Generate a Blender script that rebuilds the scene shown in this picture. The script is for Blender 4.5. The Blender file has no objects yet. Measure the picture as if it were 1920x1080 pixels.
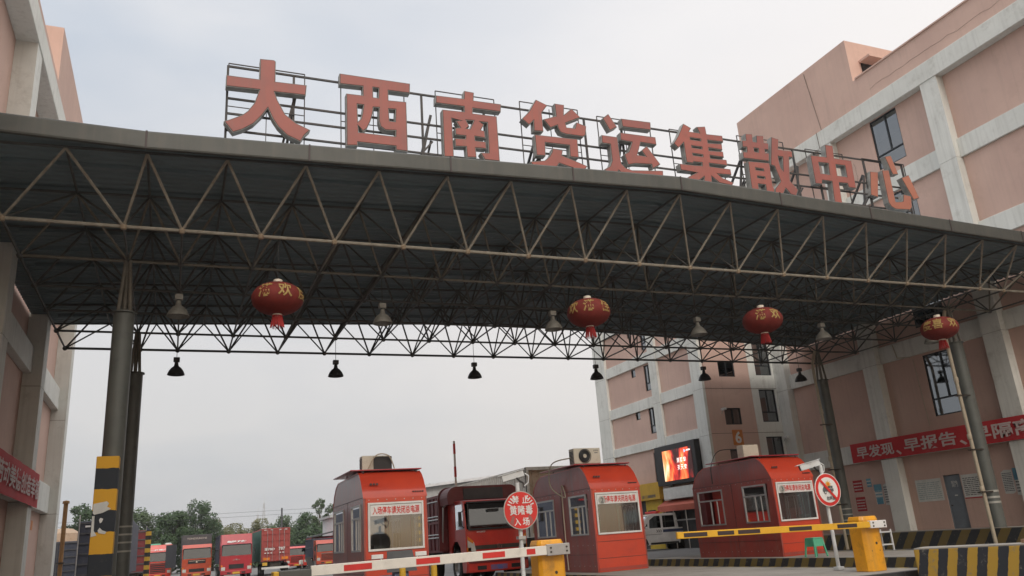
import bpy, math, random
from math import sin, cos, pi, radians as R_
from mathutils import Vector, Matrix
from mathutils.geometry import tessellate_polygon
SC = bpy.context.scene
COL = SC.collection
random.seed(7)
# ------------------------------------------------------------------ camera
cd = bpy.data.cameras.new('camera'); cam = bpy.data.objects.new('camera', cd); COL.objects.link(cam)
cd.sensor_fit = 'HORIZONTAL'; cd.sensor_width = 36.0; cd.lens = 36.0*1501.3/1920
cd.clip_start = 0.1; cd.clip_end = 3000
RX, UP, FW = Vector((0.92442578, -0.37509934, -0.06882932)), Vector((-0.05146771, -0.30154125, 0.952063)), Vector((0.37787308, 0.87656909, 0.29805801))
cam.matrix_world = Matrix(((RX.x, UP.x, -FW.x, 0), (RX.y, UP.y, -FW.y, 0), (RX.z, UP.z, -FW.z, 1.25), (0, 0, 0, 1)))
SC.camera = cam
# ------------------------------------------------------------------ light
SUN_EL, SUN_AZ = R_(36), R_(190)      # low, behind the camera and a little to its left; azimuth clockwise from +Y
w = bpy.data.worlds.new("World"); SC.world = w; w.use_nodes = True
nt = w.node_tree; nt.nodes.clear()
def N(nt, t, **k):
    n = nt.nodes.new(t)
    for a, b in k.items(): setattr(n, a, b)
    return n
out = N(nt, 'ShaderNodeOutputWorld'); bg = N(nt, 'ShaderNodeBackground'); bg.inputs[1].default_value = 0.10
sky = N(nt, 'ShaderNodeTexSky', sky_type='NISHITA', sun_disc=False, sun_elevation=SUN_EL, sun_rotation=SUN_AZ, air_density=1.5, dust_density=4.0)
tc = N(nt, 'ShaderNodeTexCoord'); mp = N(nt, 'ShaderNodeMapping'); mp.inputs['Scale'].default_value = (1.0, 1.0, 2.6)
ns = N(nt, 'ShaderNodeTexNoise'); ns.inputs['Scale'].default_value = 1.7; ns.inputs['Detail'].default_value = 5; ns.inputs['Roughness'].default_value = .5
nt.links.new(tc.outputs['Generated'], mp.inputs[0]); nt.links.new(mp.outputs[0], ns.inputs['Vector'])
cr = N(nt, 'ShaderNodeValToRGB'); e = cr.color_ramp.elements      # cloud deck: blue-grey gaps, pale veils
e[0].position = .38; e[0].color = (.475, .515, .575, 1); e[1].position = .62; e[1].color = (.655, .655, .668, 1)
nt.links.new(ns.outputs['Fac'], cr.inputs[0])
sx = N(nt, 'ShaderNodeSeparateXYZ'); nt.links.new(tc.outputs['Generated'], sx.inputs[0])
# paler and warmer towards +X, dimmer near the horizon
g1 = N(nt, 'ShaderNodeMapRange'); g1.inputs[1].default_value = .05; g1.inputs[2].default_value = .75
nt.links.new(sx.outputs['X'], g1.inputs[0])
m1 = N(nt, 'ShaderNodeMixRGB'); m1.inputs[2].default_value = (.80, .765, .745, 1)
nt.links.new(g1.outputs[0], m1.inputs[0]); nt.links.new(cr.outputs[0], m1.inputs[1])
g2 = N(nt, 'ShaderNodeValToRGB'); e = g2.color_ramp.elements
e[0].position = 0; e[0].color = (.735, .72, .705, 1); e[1].position = .55; e[1].color = (1.0, 1.0, 1.0, 1)
x = g2.color_ramp.elements.new(.2); x.color = (.845, .83, .815, 1)
nt.links.new(sx.outputs['Z'], g2.inputs[0])
m2 = N(nt, 'ShaderNodeMixRGB', blend_type='MULTIPLY'); m2.inputs[0].default_value = 1
nt.links.new(m1.outputs[0], m2.inputs[1]); nt.links.new(g2.outputs[0], m2.inputs[2])
# warm evening band low behind the camera
g3 = N(nt, 'ShaderNodeMapRange'); g3.inputs[1].default_value = -.2; g3.inputs[2].default_value = -.95
nt.links.new(sx.outputs['Y'], g3.inputs[0])
m3 = N(nt, 'ShaderNodeMixRGB'); m3.inputs[2].default_value = (1.12, 1.0, .88, 1)
nt.links.new(g3.outputs[0], m3.inputs[0]); nt.links.new(m2.outputs[0], m3.inputs[1])
g4 = N(nt, 'ShaderNodeValToRGB'); e = g4.color_ramp.elements; e[0].position = .0; e[0].color = (.42, .30, .20, 1); e[1].position = .22; e[1].color = (1, 1, 1, 1)
q = g4.color_ramp.elements.new(.035); q.color = (.62, .42, .26, 1); q = g4.color_ramp.elements.new(.075); q.color = (1.0, .80, .56, 1); q = g4.color_ramp.elements.new(.12); q.color = (.82, .80, .78, 1)
nt.links.new(sx.outputs['Z'], g4.inputs[0])
m5 = N(nt, 'ShaderNodeMixRGB', blend_type='MULTIPLY'); nt.links.new(g3.outputs[0], m5.inputs[0]); nt.links.new(m3.outputs[0], m5.inputs[1]); nt.links.new(g4.outputs[0], m5.inputs[2]); m3 = m5
sc10 = N(nt, 'ShaderNodeVectorMath', operation='SCALE'); sc10.inputs[3].default_value = 10.7
zb = N(nt, 'ShaderNodeMapRange', interpolation_type='SMOOTHSTEP'); zb.inputs[1].default_value = .64; zb.inputs[2].default_value = .92; zb.inputs[3].default_value = 1.0; zb.inputs[4].default_value = 2.5   # overcast skies are brightest overhead
nt.links.new(sx.outputs['Z'], zb.inputs[0]); zs = N(nt, 'ShaderNodeVectorMath', operation='SCALE'); nt.links.new(m3.outputs[0], zs.inputs[0]); nt.links.new(zb.outputs[0], zs.inputs[3]); m3 = zs
nt.links.new(m3.outputs[0], sc10.inputs[0])
m4 = N(nt, 'ShaderNodeMixRGB'); m4.inputs[0].default_value = .93
nt.links.new(sky.outputs[0], m4.inputs[1]); nt.links.new(sc10.outputs[0], m4.inputs[2])
nt.links.new(m4.outputs[0], bg.inputs[0]); nt.links.new(bg.outputs[0], out.inputs[0])
sd = bpy.data.lights.new('sun', 'SUN'); so = bpy.data.objects.new('sun', sd); COL.objects.link(so)
sd.energy = 0.8; sd.angle = R_(16); sd.color = (1, .93, .85)
dv = Vector((sin(SUN_AZ)*cos(SUN_EL), cos(SUN_AZ)*cos(SUN_EL), sin(SUN_EL)))
so.rotation_euler = dv.to_track_quat('Z', 'Y').to_euler(); so.location = dv*60
SC.view_settings.view_transform = 'Standard'; SC.view_settings.look = 'None'
SC.view_settings.exposure = 0.30; SC.view_settings.gamma = 1
SC.cycles.max_bounces = 6; SC.cycles.transparent_max_bounces = 12
# ------------------------------------------------------------------ materials
def hexc(r, g, b): return (r, g, b, 1)
MATS = {}
def mat(name, col, rough=.7, metal=0.0, spec=.5, var=None, vscale=3.0, streak=0.0, bump=0.0, bscale=60, coat=0.0, emit=None, dirt=None):
    """plain paint or stone with noise variation; var = second colour, streak = vertical rain streaks, dirt = (colour, amount)"""
    if name in MATS: return MATS[name]
    m = bpy.data.materials.new(name); m.use_nodes = True; nt = m.node_tree
    b = nt.nodes['Principled BSDF']; L = nt.links.new
    b.inputs['Base Color'].default_value = (*col, 1); b.inputs['Roughness'].default_value = rough
    b.inputs['Metallic'].default_value = metal; b.inputs['Specular IOR Level'].default_value = spec
    b.inputs['Coat Weight'].default_value = coat; b.inputs['Coat Roughness'].default_value = .12
    geo = N(nt, 'ShaderNodeNewGeometry')
    cur = None
    if var is None: var = tuple(c*.82 for c in col)
    n1 = N(nt, 'ShaderNodeTexNoise'); n1.inputs['Scale'].default_value = vscale; n1.inputs['Detail'].default_value = 6; n1.inputs['Roughness'].default_value = .6
    L(geo.outputs['Position'], n1.inputs['Vector'])
    r1 = N(nt, 'ShaderNodeMapRange'); r1.inputs[1].default_value = .35; r1.inputs[2].default_value = .68; L(n1.outputs['Fac'], r1.inputs[0])
    mx = N(nt, 'ShaderNodeMixRGB'); mx.inputs[1].default_value = (*col, 1); mx.inputs[2].default_value = (*var, 1); L(r1.outputs[0], mx.inputs[0]); cur = mx.outputs[0]
    if streak:
        mp = N(nt, 'ShaderNodeMapping'); mp.inputs['Scale'].default_value = (5, 5, .22); L(geo.outputs['Position'], mp.inputs[0])
        n2 = N(nt, 'ShaderNodeTexNoise'); n2.inputs['Scale'].default_value = 1.6; n2.inputs['Detail'].default_value = 5; L(mp.outputs[0], n2.inputs['Vector'])
        r2 = N(nt, 'ShaderNodeMapRange'); r2.inputs[1].default_value = .5; r2.inputs[2].default_value = .75; r2.inputs[4].default_value = streak; L(n2.outputs['Fac'], r2.inputs[0])
        m2 = N(nt, 'ShaderNodeMixRGB'); m2.inputs[2].default_value = (.14, .13, .11, 1); L(r2.outputs[0], m2.inputs[0]); L(cur, m2.inputs[1]); cur = m2.outputs[0]
    if dirt:
        n3 = N(nt, 'ShaderNodeTexNoise'); n3.inputs['Scale'].default_value = vscale*2.3; n3.inputs['Detail'].default_value = 8; n3.inputs['Roughness'].default_value = .7; L(geo.outputs['Position'], n3.inputs['Vector'])
        r3 = N(nt, 'ShaderNodeMapRange'); r3.inputs[1].default_value = .55; r3.inputs[2].default_value = .7; r3.inputs[4].default_value = dirt[1]; L(n3.outputs['Fac'], r3.inputs[0])
        m3 = N(nt, 'ShaderNodeMixRGB'); m3.inputs[2].default_value = (*dirt[0], 1); L(r3.outputs[0], m3.inputs[0]); L(cur, m3.inputs[1]); cur = m3.outputs[0]
    L(cur, b.inputs['Base Color'])
    if bump:
        n4 = N(nt, 'ShaderNodeTexNoise'); n4.inputs['Scale'].default_value = bscale; n4.inputs['Detail'].default_value = 4; L(geo.outputs['Position'], n4.inputs['Vector'])
        bp = N(nt, 'ShaderNodeBump'); bp.inputs['Strength'].default_value = bump; bp.inputs['Distance'].default_value = .02; L(n4.outputs['Fac'], bp.inputs['Height']); L(bp.outputs[0], b.inputs['Normal'])
    if emit: b.inputs['Emission Color'].default_value = (*emit[0], 1); b.inputs['Emission Strength'].default_value = emit[1]
    MATS[name] = m; return m
def glassmat(name, tint, rough=.03, mixf=.75):
    """window pane: part see-through tint, part mirror"""
    m = bpy.data.materials.new(name); m.use_nodes = True; nt = m.node_tree; L = nt.links.new
    nt.nodes.remove(nt.nodes['Principled BSDF']); o = nt.nodes['Material Output']
    tr = N(nt, 'ShaderNodeBsdfTransparent'); tr.inputs[0].default_value = (*tint, 1)
    gl = N(nt, 'ShaderNodeBsdfGlossy'); gl.inputs['Color'].default_value = (.9, .93, .95, 1); gl.inputs['Roughness'].default_value = rough
    fr = N(nt, 'ShaderNodeFresnel'); fr.inputs[0].default_value = 1.6
    ad = N(nt, 'ShaderNodeMath', operation='ADD'); ad.inputs[1].default_value = mixf; ad.use_clamp = True; L(fr.outputs[0], ad.inputs[0])
    mx = N(nt, 'ShaderNodeMixShader'); L(ad.outputs[0], mx.inputs[0]); L(tr.outputs[0], mx.inputs[1]); L(gl.outputs[0], mx.inputs[2]); L(mx.outputs[0], o.inputs[0])
    MATS[name] = m; return m
def stripemat(name, ca, cb, direction, period, duty=.5, wear=.5, rough=.7, offset=0.0):
    """painted hazard stripes along a world direction, with chipped paint"""
    m = bpy.data.materials.new(name); m.use_nodes = True; nt = m.node_tree; L = nt.links.new; b = nt.nodes['Principled BSDF']
    geo = N(nt, 'ShaderNodeNewGeometry'); dt = N(nt, 'ShaderNodeVectorMath', operation='DOT_PRODUCT'); dt.inputs[1].default_value = direction; L(geo.outputs['Position'], dt.inputs[0])
    nj = N(nt, 'ShaderNodeTexNoise'); nj.inputs['Scale'].default_value = 9; L(geo.outputs['Position'], nj.inputs['Vector'])
    jj = N(nt, 'ShaderNodeMath', operation='MULTIPLY'); jj.inputs[1].default_value = .035; L(nj.outputs['Fac'], jj.inputs[0])
    a0 = N(nt, 'ShaderNodeMath', operation='ADD'); L(dt.outputs['Value'], a0.inputs[0]); L(jj.outputs[0], a0.inputs[1])
    a1 = N(nt, 'ShaderNodeMath', operation='ADD'); a1.inputs[1].default_value = offset; L(a0.outputs[0], a1.inputs[0])
    dv = N(nt, 'ShaderNodeMath', operation='DIVIDE'); dv.inputs[1].default_value = period; L(a1.outputs[0], dv.inputs[0])
    fr = N(nt, 'ShaderNodeMath', operation='FRACT'); L(dv.outputs[0], fr.inputs[0])
    gt = N(nt, 'ShaderNodeMath', operation='GREATER_THAN'); gt.inputs[1].default_value = duty; L(fr.outputs[0], gt.inputs[0])
    mx = N(nt, 'ShaderNodeMixRGB'); mx.inputs[1].default_value = (*ca, 1); mx.inputs[2].default_value = (*cb, 1); L(gt.outputs[0], mx.inputs[0])
    n3 = N(nt, 'ShaderNodeTexNoise'); n3.inputs['Scale'].default_value = 7; n3.inputs['Detail'].default_value = 9; n3.inputs['Roughness'].default_value = .75; L(geo.outputs['Position'], n3.inputs['Vector'])
    r3 = N(nt, 'ShaderNodeMapRange'); r3.inputs[1].default_value = .58; r3.inputs[2].default_value = .66; r3.inputs[4].default_value = wear; L(n3.outputs['Fac'], r3.inputs[0])
    m3 = N(nt, 'ShaderNodeMixRGB'); m3.inputs[2].default_value = (.17, .16, .14, 1); L(r3.outputs[0], m3.inputs[0]); L(mx.outputs[0], m3.inputs[1]); L(m3.outputs[0], b.inputs['Base Color'])
    b.inputs['Roughness'].default_value = rough
    MATS[name] = m; return m
M = {}
M['pink'] = mat('pink_render', (.60, .425, .355), .9, var=(.52, .360, .305), vscale=.45, streak=.10, bump=.25, bscale=120, dirt=((.36, .25, .2), .25))
M['white'] = mat('white_band_render', (.70, .71, .67), .9, var=(.61, .62, .58), vscale=.8, streak=.2, bump=.2, bscale=90, dirt=((.3, .29, .25), .35))
M['crack'] = mat('crack_line', (.17, .14, .12), .9)
M['fascia'] = mat('fascia_grey', (.088, .092, .084), .55, metal=.2, var=(.072, .076, .07), vscale=2.0, streak=.3, dirt=((.10, .095, .08), .5))
M['roof'] = mat('roof_sheet_blue_grey', (.185, .235, .25), .7, metal=.0, var=(.155, .20, .212), vscale=.7)
M['rooftop'] = mat('roof_sheet_top', (.3, .32, .33), .6)
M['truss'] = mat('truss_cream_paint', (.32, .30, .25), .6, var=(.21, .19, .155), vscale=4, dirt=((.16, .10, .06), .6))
M['trussshaded'] = mat('truss_cream_shaded', (.10, .105, .10), .65, var=(.065, .07, .068), vscale=4, dirt=((.05, .04, .03), .6))  # same cream steel, with the deep canopy shade put into its colour
M['trusshalfshaded'] = mat('truss_cream_half_shaded', (.19, .18, .15), .6, var=(.13, .12, .10), vscale=4, dirt=((.08, .05, .03), .6))  # cream steel again, dimmed part way towards the shaded copy
M['ball'] = mat('node_ball', (.34, .27, .19), .5, dirt=((.15, .08, .05), .8))
M['column'] = mat('column_grey_green', (.115, .125, .115), .5, var=(.085, .095, .088), vscale=1.5, streak=.3, dirt=((.06, .06, .055), .5))
M['signred'] = mat('sign_face_faded_red', (.37, .112, .088), .55, var=(.29, .100, .088), vscale=.9, streak=.3, dirt=((.24, .10, .08), .5))
M['signorange'] = mat('sign_face_faded_orange', (.44, .175, .115), .55, var=(.37, .14, .10), vscale=1.4, streak=.12)
M['signrim'] = mat('sign_side_tin', (.33, .33, .31), .5, var=(.20, .20, .19), vscale=5)
M['signedge'] = mat('sign_edge_dark', (.06, .045, .045), .6)
M['rack'] = mat('sign_rack_steel', (.045, .047, .05), .6, var=(.07, .06, .055))
M['red'] = mat('booth_red_paint', (.56, .062, .028), .30, coat=.4, var=(.47, .05, .026), vscale=1.5, dirt=((.28, .05, .035), .3))
M['redshadedworn'] = mat('booth_red_shaded_worn', (.36, .058, .042), .36, coat=.3, var=(.27, .048, .038), vscale=1.2, streak=.45, dirt=((.33, .13, .10), .5))  # worn booth red, with the shade of the sides mixed into the colour
M['alu'] = mat('aluminium', (.50, .50, .49), .38, metal=.7, var=(.40, .40, .40))
M['frame'] = mat('window_frame_pale', (.62, .62, .58), .45, metal=.3)
M['darkframe'] = mat('window_frame_dark', (.035, .04, .045), .45, metal=.4)
M['glassd'] = glassmat('window_glass', (.12, .14, .15), .04, .22)
M['glassb'] = glassmat('booth_glass', (.50, .55, .55), .03, .10)
M['glassw'] = glassmat('windscreen_glass', (.07, .08, .085), .05, .06)
M['dark'] = mat('dark_interior', (.018, .018, .02), .9)
M['void'] = mat('room_behind_glass', (.05, .052, .055), .9, var=(.09, .09, .09), vscale=2)
M['black'] = mat('black_plastic', (.02, .02, .022), .5)
M['rubber'] = mat('tyre_rubber', (.022, .022, .022), .85, dirt=((.10, .09, .07), .5))
M['ground'] = mat('road_concrete', (.165, .162, .155), .88, var=(.125, .122, .118), vscale=.5, bump=.4, bscale=40, dirt=((.11, .10, .09), .5))
M['island'] = mat('island_concrete', (.32, .30, .265), .9, var=(.25, .235, .21), vscale=1.0, bump=.3, dirt=((.14, .13, .11), .5))
M['paper'] = mat('notice_paper', (.62, .63, .60), .8, var=(.52, .53, .50), vscale=3)
M['ink'] = mat('notice_ink', (.10, .105, .11), .8)
M['inkblue'] = mat('notice_blue', (.10, .26, .36), .8, var=(.16, .36, .44))
M['noticered'] = mat('notice_red', (.42, .03, .035), .7)
M['banner'] = mat('banner_red_cloth', (.50, .028, .034), .8, var=(.42, .024, .03), vscale=1.3)
M['bannertext'] = mat('banner_lettering_pale', (.60, .50, .48), .8, var=(.50, .40, .38))
M['door'] = mat('door_blue_grey', (.16, .19, .22), .5, var=(.13, .155, .18))
M['yellow'] = mat('barrier_yellow', (.78, .36, .015), .42, coat=.2, var=(.66, .29, .012), vscale=2.2, streak=.35, dirt=((.30, .15, .03), .6))
M['yellowdull'] = mat('dull_yellow_paint', (.62, .37, .03), .6, dirt=((.2, .13, .04), .6))
M['armwhite'] = mat('arm_white', (.74, .71, .64), .45, var=(.63, .60, .54), vscale=4, dirt=((.35, .32, .28), .3))
M['armred'] = mat('reflector_red', (.62, .03, .025), .45)
M['armyellow'] = mat('arm_yellow', (.75, .42, .03), .4, var=(.66, .36, .03), dirt=((.30, .18, .04), .4))
M['armblack'] = mat('arm_black', (.045, .03, .03), .5)
M['signwhite'] = mat('sign_white', (.72, .72, .70), .5)
M['post'] = mat('post_white', (.66, .68, .68), .45, var=(.55, .57, .57), vscale=5, dirt=((.3, .28, .25), .5))
M['lantern'] = mat('lantern_red_silk', (.19, .022, .016), .8, var=(.14, .017, .013), vscale=8)
M['gold'] = mat('lantern_gold', (.42, .29, .10), .7, var=(.33, .22, .07), vscale=20)
M['lanternwhite'] = mat('lantern_collar', (.78, .74, .62), .5)
M['tassel'] = mat('lantern_tassel', (.40, .03, .03), .8)
M['lamp'] = mat('lamp_aluminium_lit', (.30, .295, .265), .55, metal=.2, var=(.22, .215, .19), vscale=9)  # lit copy of the lamp metal, for the front row
M['lampshaded'] = mat('lamp_aluminium_shaded', (.06, .06, .062), .5, metal=.3)  # same lamp metal darkened to paint in shade, for the rear row
M['acwhite'] = mat('ac_cream', (.58, .55, .46), .5, var=(.50, .47, .38), dirt=((.3, .25, .18), .5))
M['cab_red'] = mat('cab_red', (.60, .045, .030), .28, coat=.5, var=(.50, .035, .028), dirt=((.30, .12, .09), .25))
M['cab_orange'] = mat('cab_orange_red', (.50, .075, .035), .3, coat=.5)
M['cab_deep'] = mat('cab_crimson', (.42, .025, .04), .3, coat=.5)
M['cargo_maroon'] = mat('cargo_maroon', (.17, .018, .022), .5, var=(.13, .015, .018), vscale=2, dirt=((.2, .12, .1), .3))
M['cargo_blue'] = mat('cargo_navy', (.030, .038, .062), .6, var=(.045, .052, .075), vscale=2, dirt=((.12, .11, .10), .4))
M['cargo_grey'] = mat('cargo_charcoal', (.07, .072, .078), .6, var=(.05, .052, .06), dirt=((.12, .11, .10), .3))
M['cargo_red'] = mat('container_red', (.36, .065, .055), .55, var=(.30, .05, .045), vscale=2, dirt=((.22, .1, .08), .4))
M['cargo_green'] = mat('tarpaulin_green', (.06, .15, .11), .7, var=(.04, .11, .09))
M['tarp'] = mat('tarpaulin_dark', (.03, .035, .045), .75, bump=.5, bscale=8)
M['container'] = mat('container_beige_grey', (.56, .53, .47), .55, var=(.46, .43, .38), vscale=1.5, streak=.4, dirt=((.22, .12, .07), .5))
M['rust'] = mat('rusty_panel', (.40, .28, .19), .8, var=(.36, .28, .20), vscale=3, dirt=((.20, .08, .04), .8))
M['pipe'] = mat('pipe_cream', (.46, .40, .30), .55, dirt=((.2, .15, .1), .5))
M['piperust'] = mat('pipe_ochre_rust', (.30, .16, .06), .7, var=(.22, .12, .05), dirt=((.12, .06, .03), .6))
M['chrome'] = mat('chrome', (.75, .75, .75), .18, metal=1)
M['lampglass'] = mat('headlamp_lens', (.60, .60, .56), .15, coat=.6)
M['amber'] = mat('amber_lens', (.75, .22, .02), .25, coat=.5)
M['plate'] = mat('plate_yellow', (.65, .40, .05), .5)
M['plateblue'] = mat('plate_blue', (.10, .12, .32), .5, var=(.30, .08, .12), vscale=6)
M['carwhite'] = mat('car_white', (.72, .72, .71), .25, coat=.6)
M['carblue'] = mat('car_navy_stripe', (.05, .07, .14), .4)
M['stool'] = mat('stool_green_plastic', (.10, .42, .26), .4)
M['shopyellow'] = mat('shop_sign_yellow', (.55, .33, .03), .6, var=(.48, .29, .03))
M['shopyellow2'] = mat('shop_wall_yellow', (.62, .42, .03), .6)
M['awning'] = mat('shop_awning_red', (.42, .10, .06), .7)
M['plaque'] = mat('plaque_orange', (.60, .22, .06), .6)
M['shed'] = mat('shed_metal', (.46, .47, .47), .5, var=(.38, .39, .39), streak=.2)
M['shedwhite'] = mat('far_wall_white', (.66, .67, .68), .8)
M['bark'] = mat('bark', (.10, .08, .06), .9)
M['leaf1'] = mat('foliage_deep', (.032, .062, .024), .8, var=(.050, .090, .034), vscale=.6)
M['leaf2'] = mat('foliage_mid', (.045, .075, .030), .8, var=(.070, .105, .040), vscale=.6)
M['leaf3'] = mat('foliage_olive', (.105, .115, .045), .8, var=(.14, .135, .06), vscale=.6)
M['cone_yb'] = stripemat('hazard_kerb', (.21, .155, .045), (.035, .036, .038), (0, .86, .5), .42, wear=.7)
M['wall_yb'] = stripemat('hazard_wall', (.16, .115, .035), (.025, .027, .03), (0, .80, .6), .55, wear=.6)
M['block_yb'] = stripemat('hazard_block', (.40, .25, .035), (.022, .026, .034), (.42, -.87, -.24), .27, wear=.75)
M['guard_yb'] = stripemat('hazard_guard', (.62, .33, .02), (.016, .022, .03), (0, 0, 1), .79, wear=.15, offset=.06)
M['pole_yb'] = stripemat('hazard_pole', (.52, .32, .04), (.025, .025, .025), (0, 0, 1), .36, wear=.3)
M['poleborder'] = mat('tape_white', (.42, .42, .38), .6)
M['fix'] = mat('bolt_dark', (.08, .07, .06), .5, metal=.5)
# ------------------------------------------------------------------ mesh building
class MB:
    def __init__(s): s.v = []; s.f = []; s.m = []
    def add(s, vs, fs, m=0):
        n = len(s.v); s.v += [tuple(v) for v in vs]; s.f += [tuple(i+n for i in f) for f in fs]; s.m += [m]*len(fs); return s
    def box(s, a, b, m=0, mtx=None):
        x0, y0, z0 = a; x1, y1, z1 = b
        vs = [Vector(p) for p in ((x0, y0, z0), (x1, y0, z0), (x1, y1, z0), (x0, y1, z0), (x0, y0, z1), (x1, y0, z1), (x1, y1, z1), (x0, y1, z1))]
        if mtx: vs = [mtx @ v for v in vs]
        return s.add(vs, [(3, 2, 1, 0), (4, 5, 6, 7), (0, 1, 5, 4), (1, 2, 6, 5), (2, 3, 7, 6), (3, 0, 4, 7)], m)
    def tube(s, p, q, r, n=6, m=0, r2=None, caps=True):
        p, q = Vector(p), Vector(q); d = q-p
        if d.length < 1e-6: return s
        d.normalize(); a = d.orthogonal().normalized(); b = d.cross(a); r2 = r if r2 is None else r2
        vs = [p+(a*cos(2*pi*i/n)+b*sin(2*pi*i/n))*r for i in range(n)]+[q+(a*cos(2*pi*i/n)+b*sin(2*pi*i/n))*r2 for i in range(n)]
        fs = [(i, (i+1) % n, n+(i+1) % n, n+i) for i in range(n)]
        if caps: fs += [tuple(range(n-1, -1, -1)), tuple(range(n, 2*n))]
        return s.add(vs, fs, m)
    def path(s, pts, r, n=6, m=0):
        for a, b in zip(pts, pts[1:]): s.tube(a, b, r, n, m)
        return s
    def plate(s, loops, o, u, v, nrm, t, m=0, mside=None, mback=None):
        """polygon with holes in the (u, v) frame at o, thickness t along nrm (front face at +t)"""
        o, u, v, nrm = Vector(o), Vector(u), Vector(v), Vector(nrm)
        mside = m if mside is None else mside; mback = m if mback is None else mback
        flat = [p for lp in loops for p in lp]
        tris = tessellate_polygon([[Vector((p[0], p[1], 0)) for p in lp] for lp in loops])
        F = [o+u*p[0]+v*p[1]+nrm*t for p in flat]; B = [o+u*p[0]+v*p[1] for p in flat]
        k = len(flat); hand = u.cross(v).dot(nrm) > 0
        fr, bk = [], []
        for a, b, c in tris:
            pa, pb, pc = flat[a], flat[b], flat[c]
            ar = (pb[0]-pa[0])*(pc[1]-pa[1])-(pb[1]-pa[1])*(pc[0]-pa[0])
            if abs(ar) < 1e-10: continue
            if (ar > 0) != hand: a, c = c, a
            fr.append((a, b, c)); bk.append((c+k, b+k, a+k))
        s.add(F+B, [], m); base = len(s.v)-2*k
        s.f += [tuple(i+base for i in f) for f in fr]; s.m += [m]*len(fr)
        s.f += [tuple(i+base for i in f) for f in bk]; s.m += [mback]*len(bk)
        i0 = 0
        for li, lp in enumerate(loops):
            n = len(lp); ar = sum(lp[i][0]*lp[(i+1) % n][1]-lp[(i+1) % n][0]*lp[i][1] for i in range(n))
            ccw = (ar > 0) == hand
            if li > 0: ccw = not ccw
            for i in range(n):
                a, b = i0+i, i0+(i+1) % n
                q = (a, a+k, b+k, b) if ccw else (b, b+k, a+k, a)
                s.f.append(tuple(j+base for j in q)); s.m.append(mside)
            i0 += n
        return s
    def lathe(s, prof, c, n=20, m=0, axis='Z', caps=False):
        c = Vector(c); vs = []; k = len(prof)
        for i in range(n):
            a = 2*pi*i/n
            for r, h in prof:
                if axis == 'Z': vs.append(c+Vector((r*cos(a), r*sin(a), h)))
                elif axis == 'X': vs.append(c+Vector((h, r*cos(a), r*sin(a))))
                else: vs.append(c+Vector((r*cos(a), h, r*sin(a))))
        fs = []
        for i in range(n):
            j = (i+1) % n
            for h in range(k-1):
                q = (i*k+h, j*k+h, j*k+h+1, i*k+h+1)
                fs.append(q if axis != 'Y' else q[::-1])
        return s.add(vs, fs, m)
    def build(s, name, mats, parent=None, org=(0, 0, 0), smooth=False, bevel=0.0):
        me = bpy.data.meshes.new(name); o = Vector(org)
        me.from_pydata([Vector(v)-o for v in s.v], [], s.f)
        if not isinstance(mats, (list, tuple)): mats = [mats]
        for q in mats: me.materials.append(M[q] if isinstance(q, str) else q)
        for p, i in zip(me.polygons, s.m): p.material_index = i; p.use_smooth = smooth
        me.update()
        ob = bpy.data.objects.new(name, me); COL.objects.link(ob)
        if parent: ob.parent = parent
        else: ob.location = o
        if smooth:
            try: me.set_sharp_from_angle(angle=R_(40))
            except Exception: pass
        if bevel:
            b = ob.modifiers.new('bevel', 'BEVEL'); b.width = bevel; b.segments = 2; b.limit_method = 'ANGLE'; b.angle_limit = R_(40)
        return ob
def split_build(mb, name, mats, parent, org, smooth=False, bevel=0.0):
    """every connected piece of the builder becomes a part of its own"""
    par = list(range(len(mb.v)))
    def find(i):
        while par[i] != i: par[i] = par[par[i]]; i = par[i]
        return i
    for f in mb.f:
        r = find(f[0])
        for i in f[1:]: par[find(i)] = r
    groups = {}
    for f, m in zip(mb.f, mb.m): groups.setdefault(find(f[0]), []).append((f, m))
    res = []
    for fl in groups.values():
        q = MB(); mp = {}
        for f, m in fl:
            for i in f:
                if i not in mp: mp[i] = len(q.v); q.v.append(mb.v[i])
            q.f.append(tuple(mp[i] for i in f)); q.m.append(m)
        res.append(q.build(name, mats, parent, org, smooth, bevel))
    return res
def tag(o, label=None, cat=None, group=None, kind=None):
    if label: o['label'] = label
    if cat: o['category'] = cat
    if group: o['group'] = group
    if kind: o['kind'] = kind
    return o
def thing(name, loc, label, cat, group=None, rotz=0):
    o = bpy.data.objects.new(name, None); COL.objects.link(o); o.location = loc; o.rotation_euler = (0, 0, rotz); o.empty_display_size = .3
    return tag(o, label, cat, group)
def kids(o): return [c for c in bpy.data.objects if c.parent == o]
def dup(root, loc, label=None, rotz=None, scale=None):
    r = root.copy(); COL.objects.link(r); r.location = loc
    if rotz is not None: r.rotation_euler = (0, 0, rotz)
    if scale is not None: r.scale = scale
    if label: r['label'] = label
    for ch in kids(root):
        c = ch.copy(); COL.objects.link(c); c.parent = r
        for g in kids(ch):
            d = g.copy(); COL.objects.link(d); d.parent = c
    return r
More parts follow.
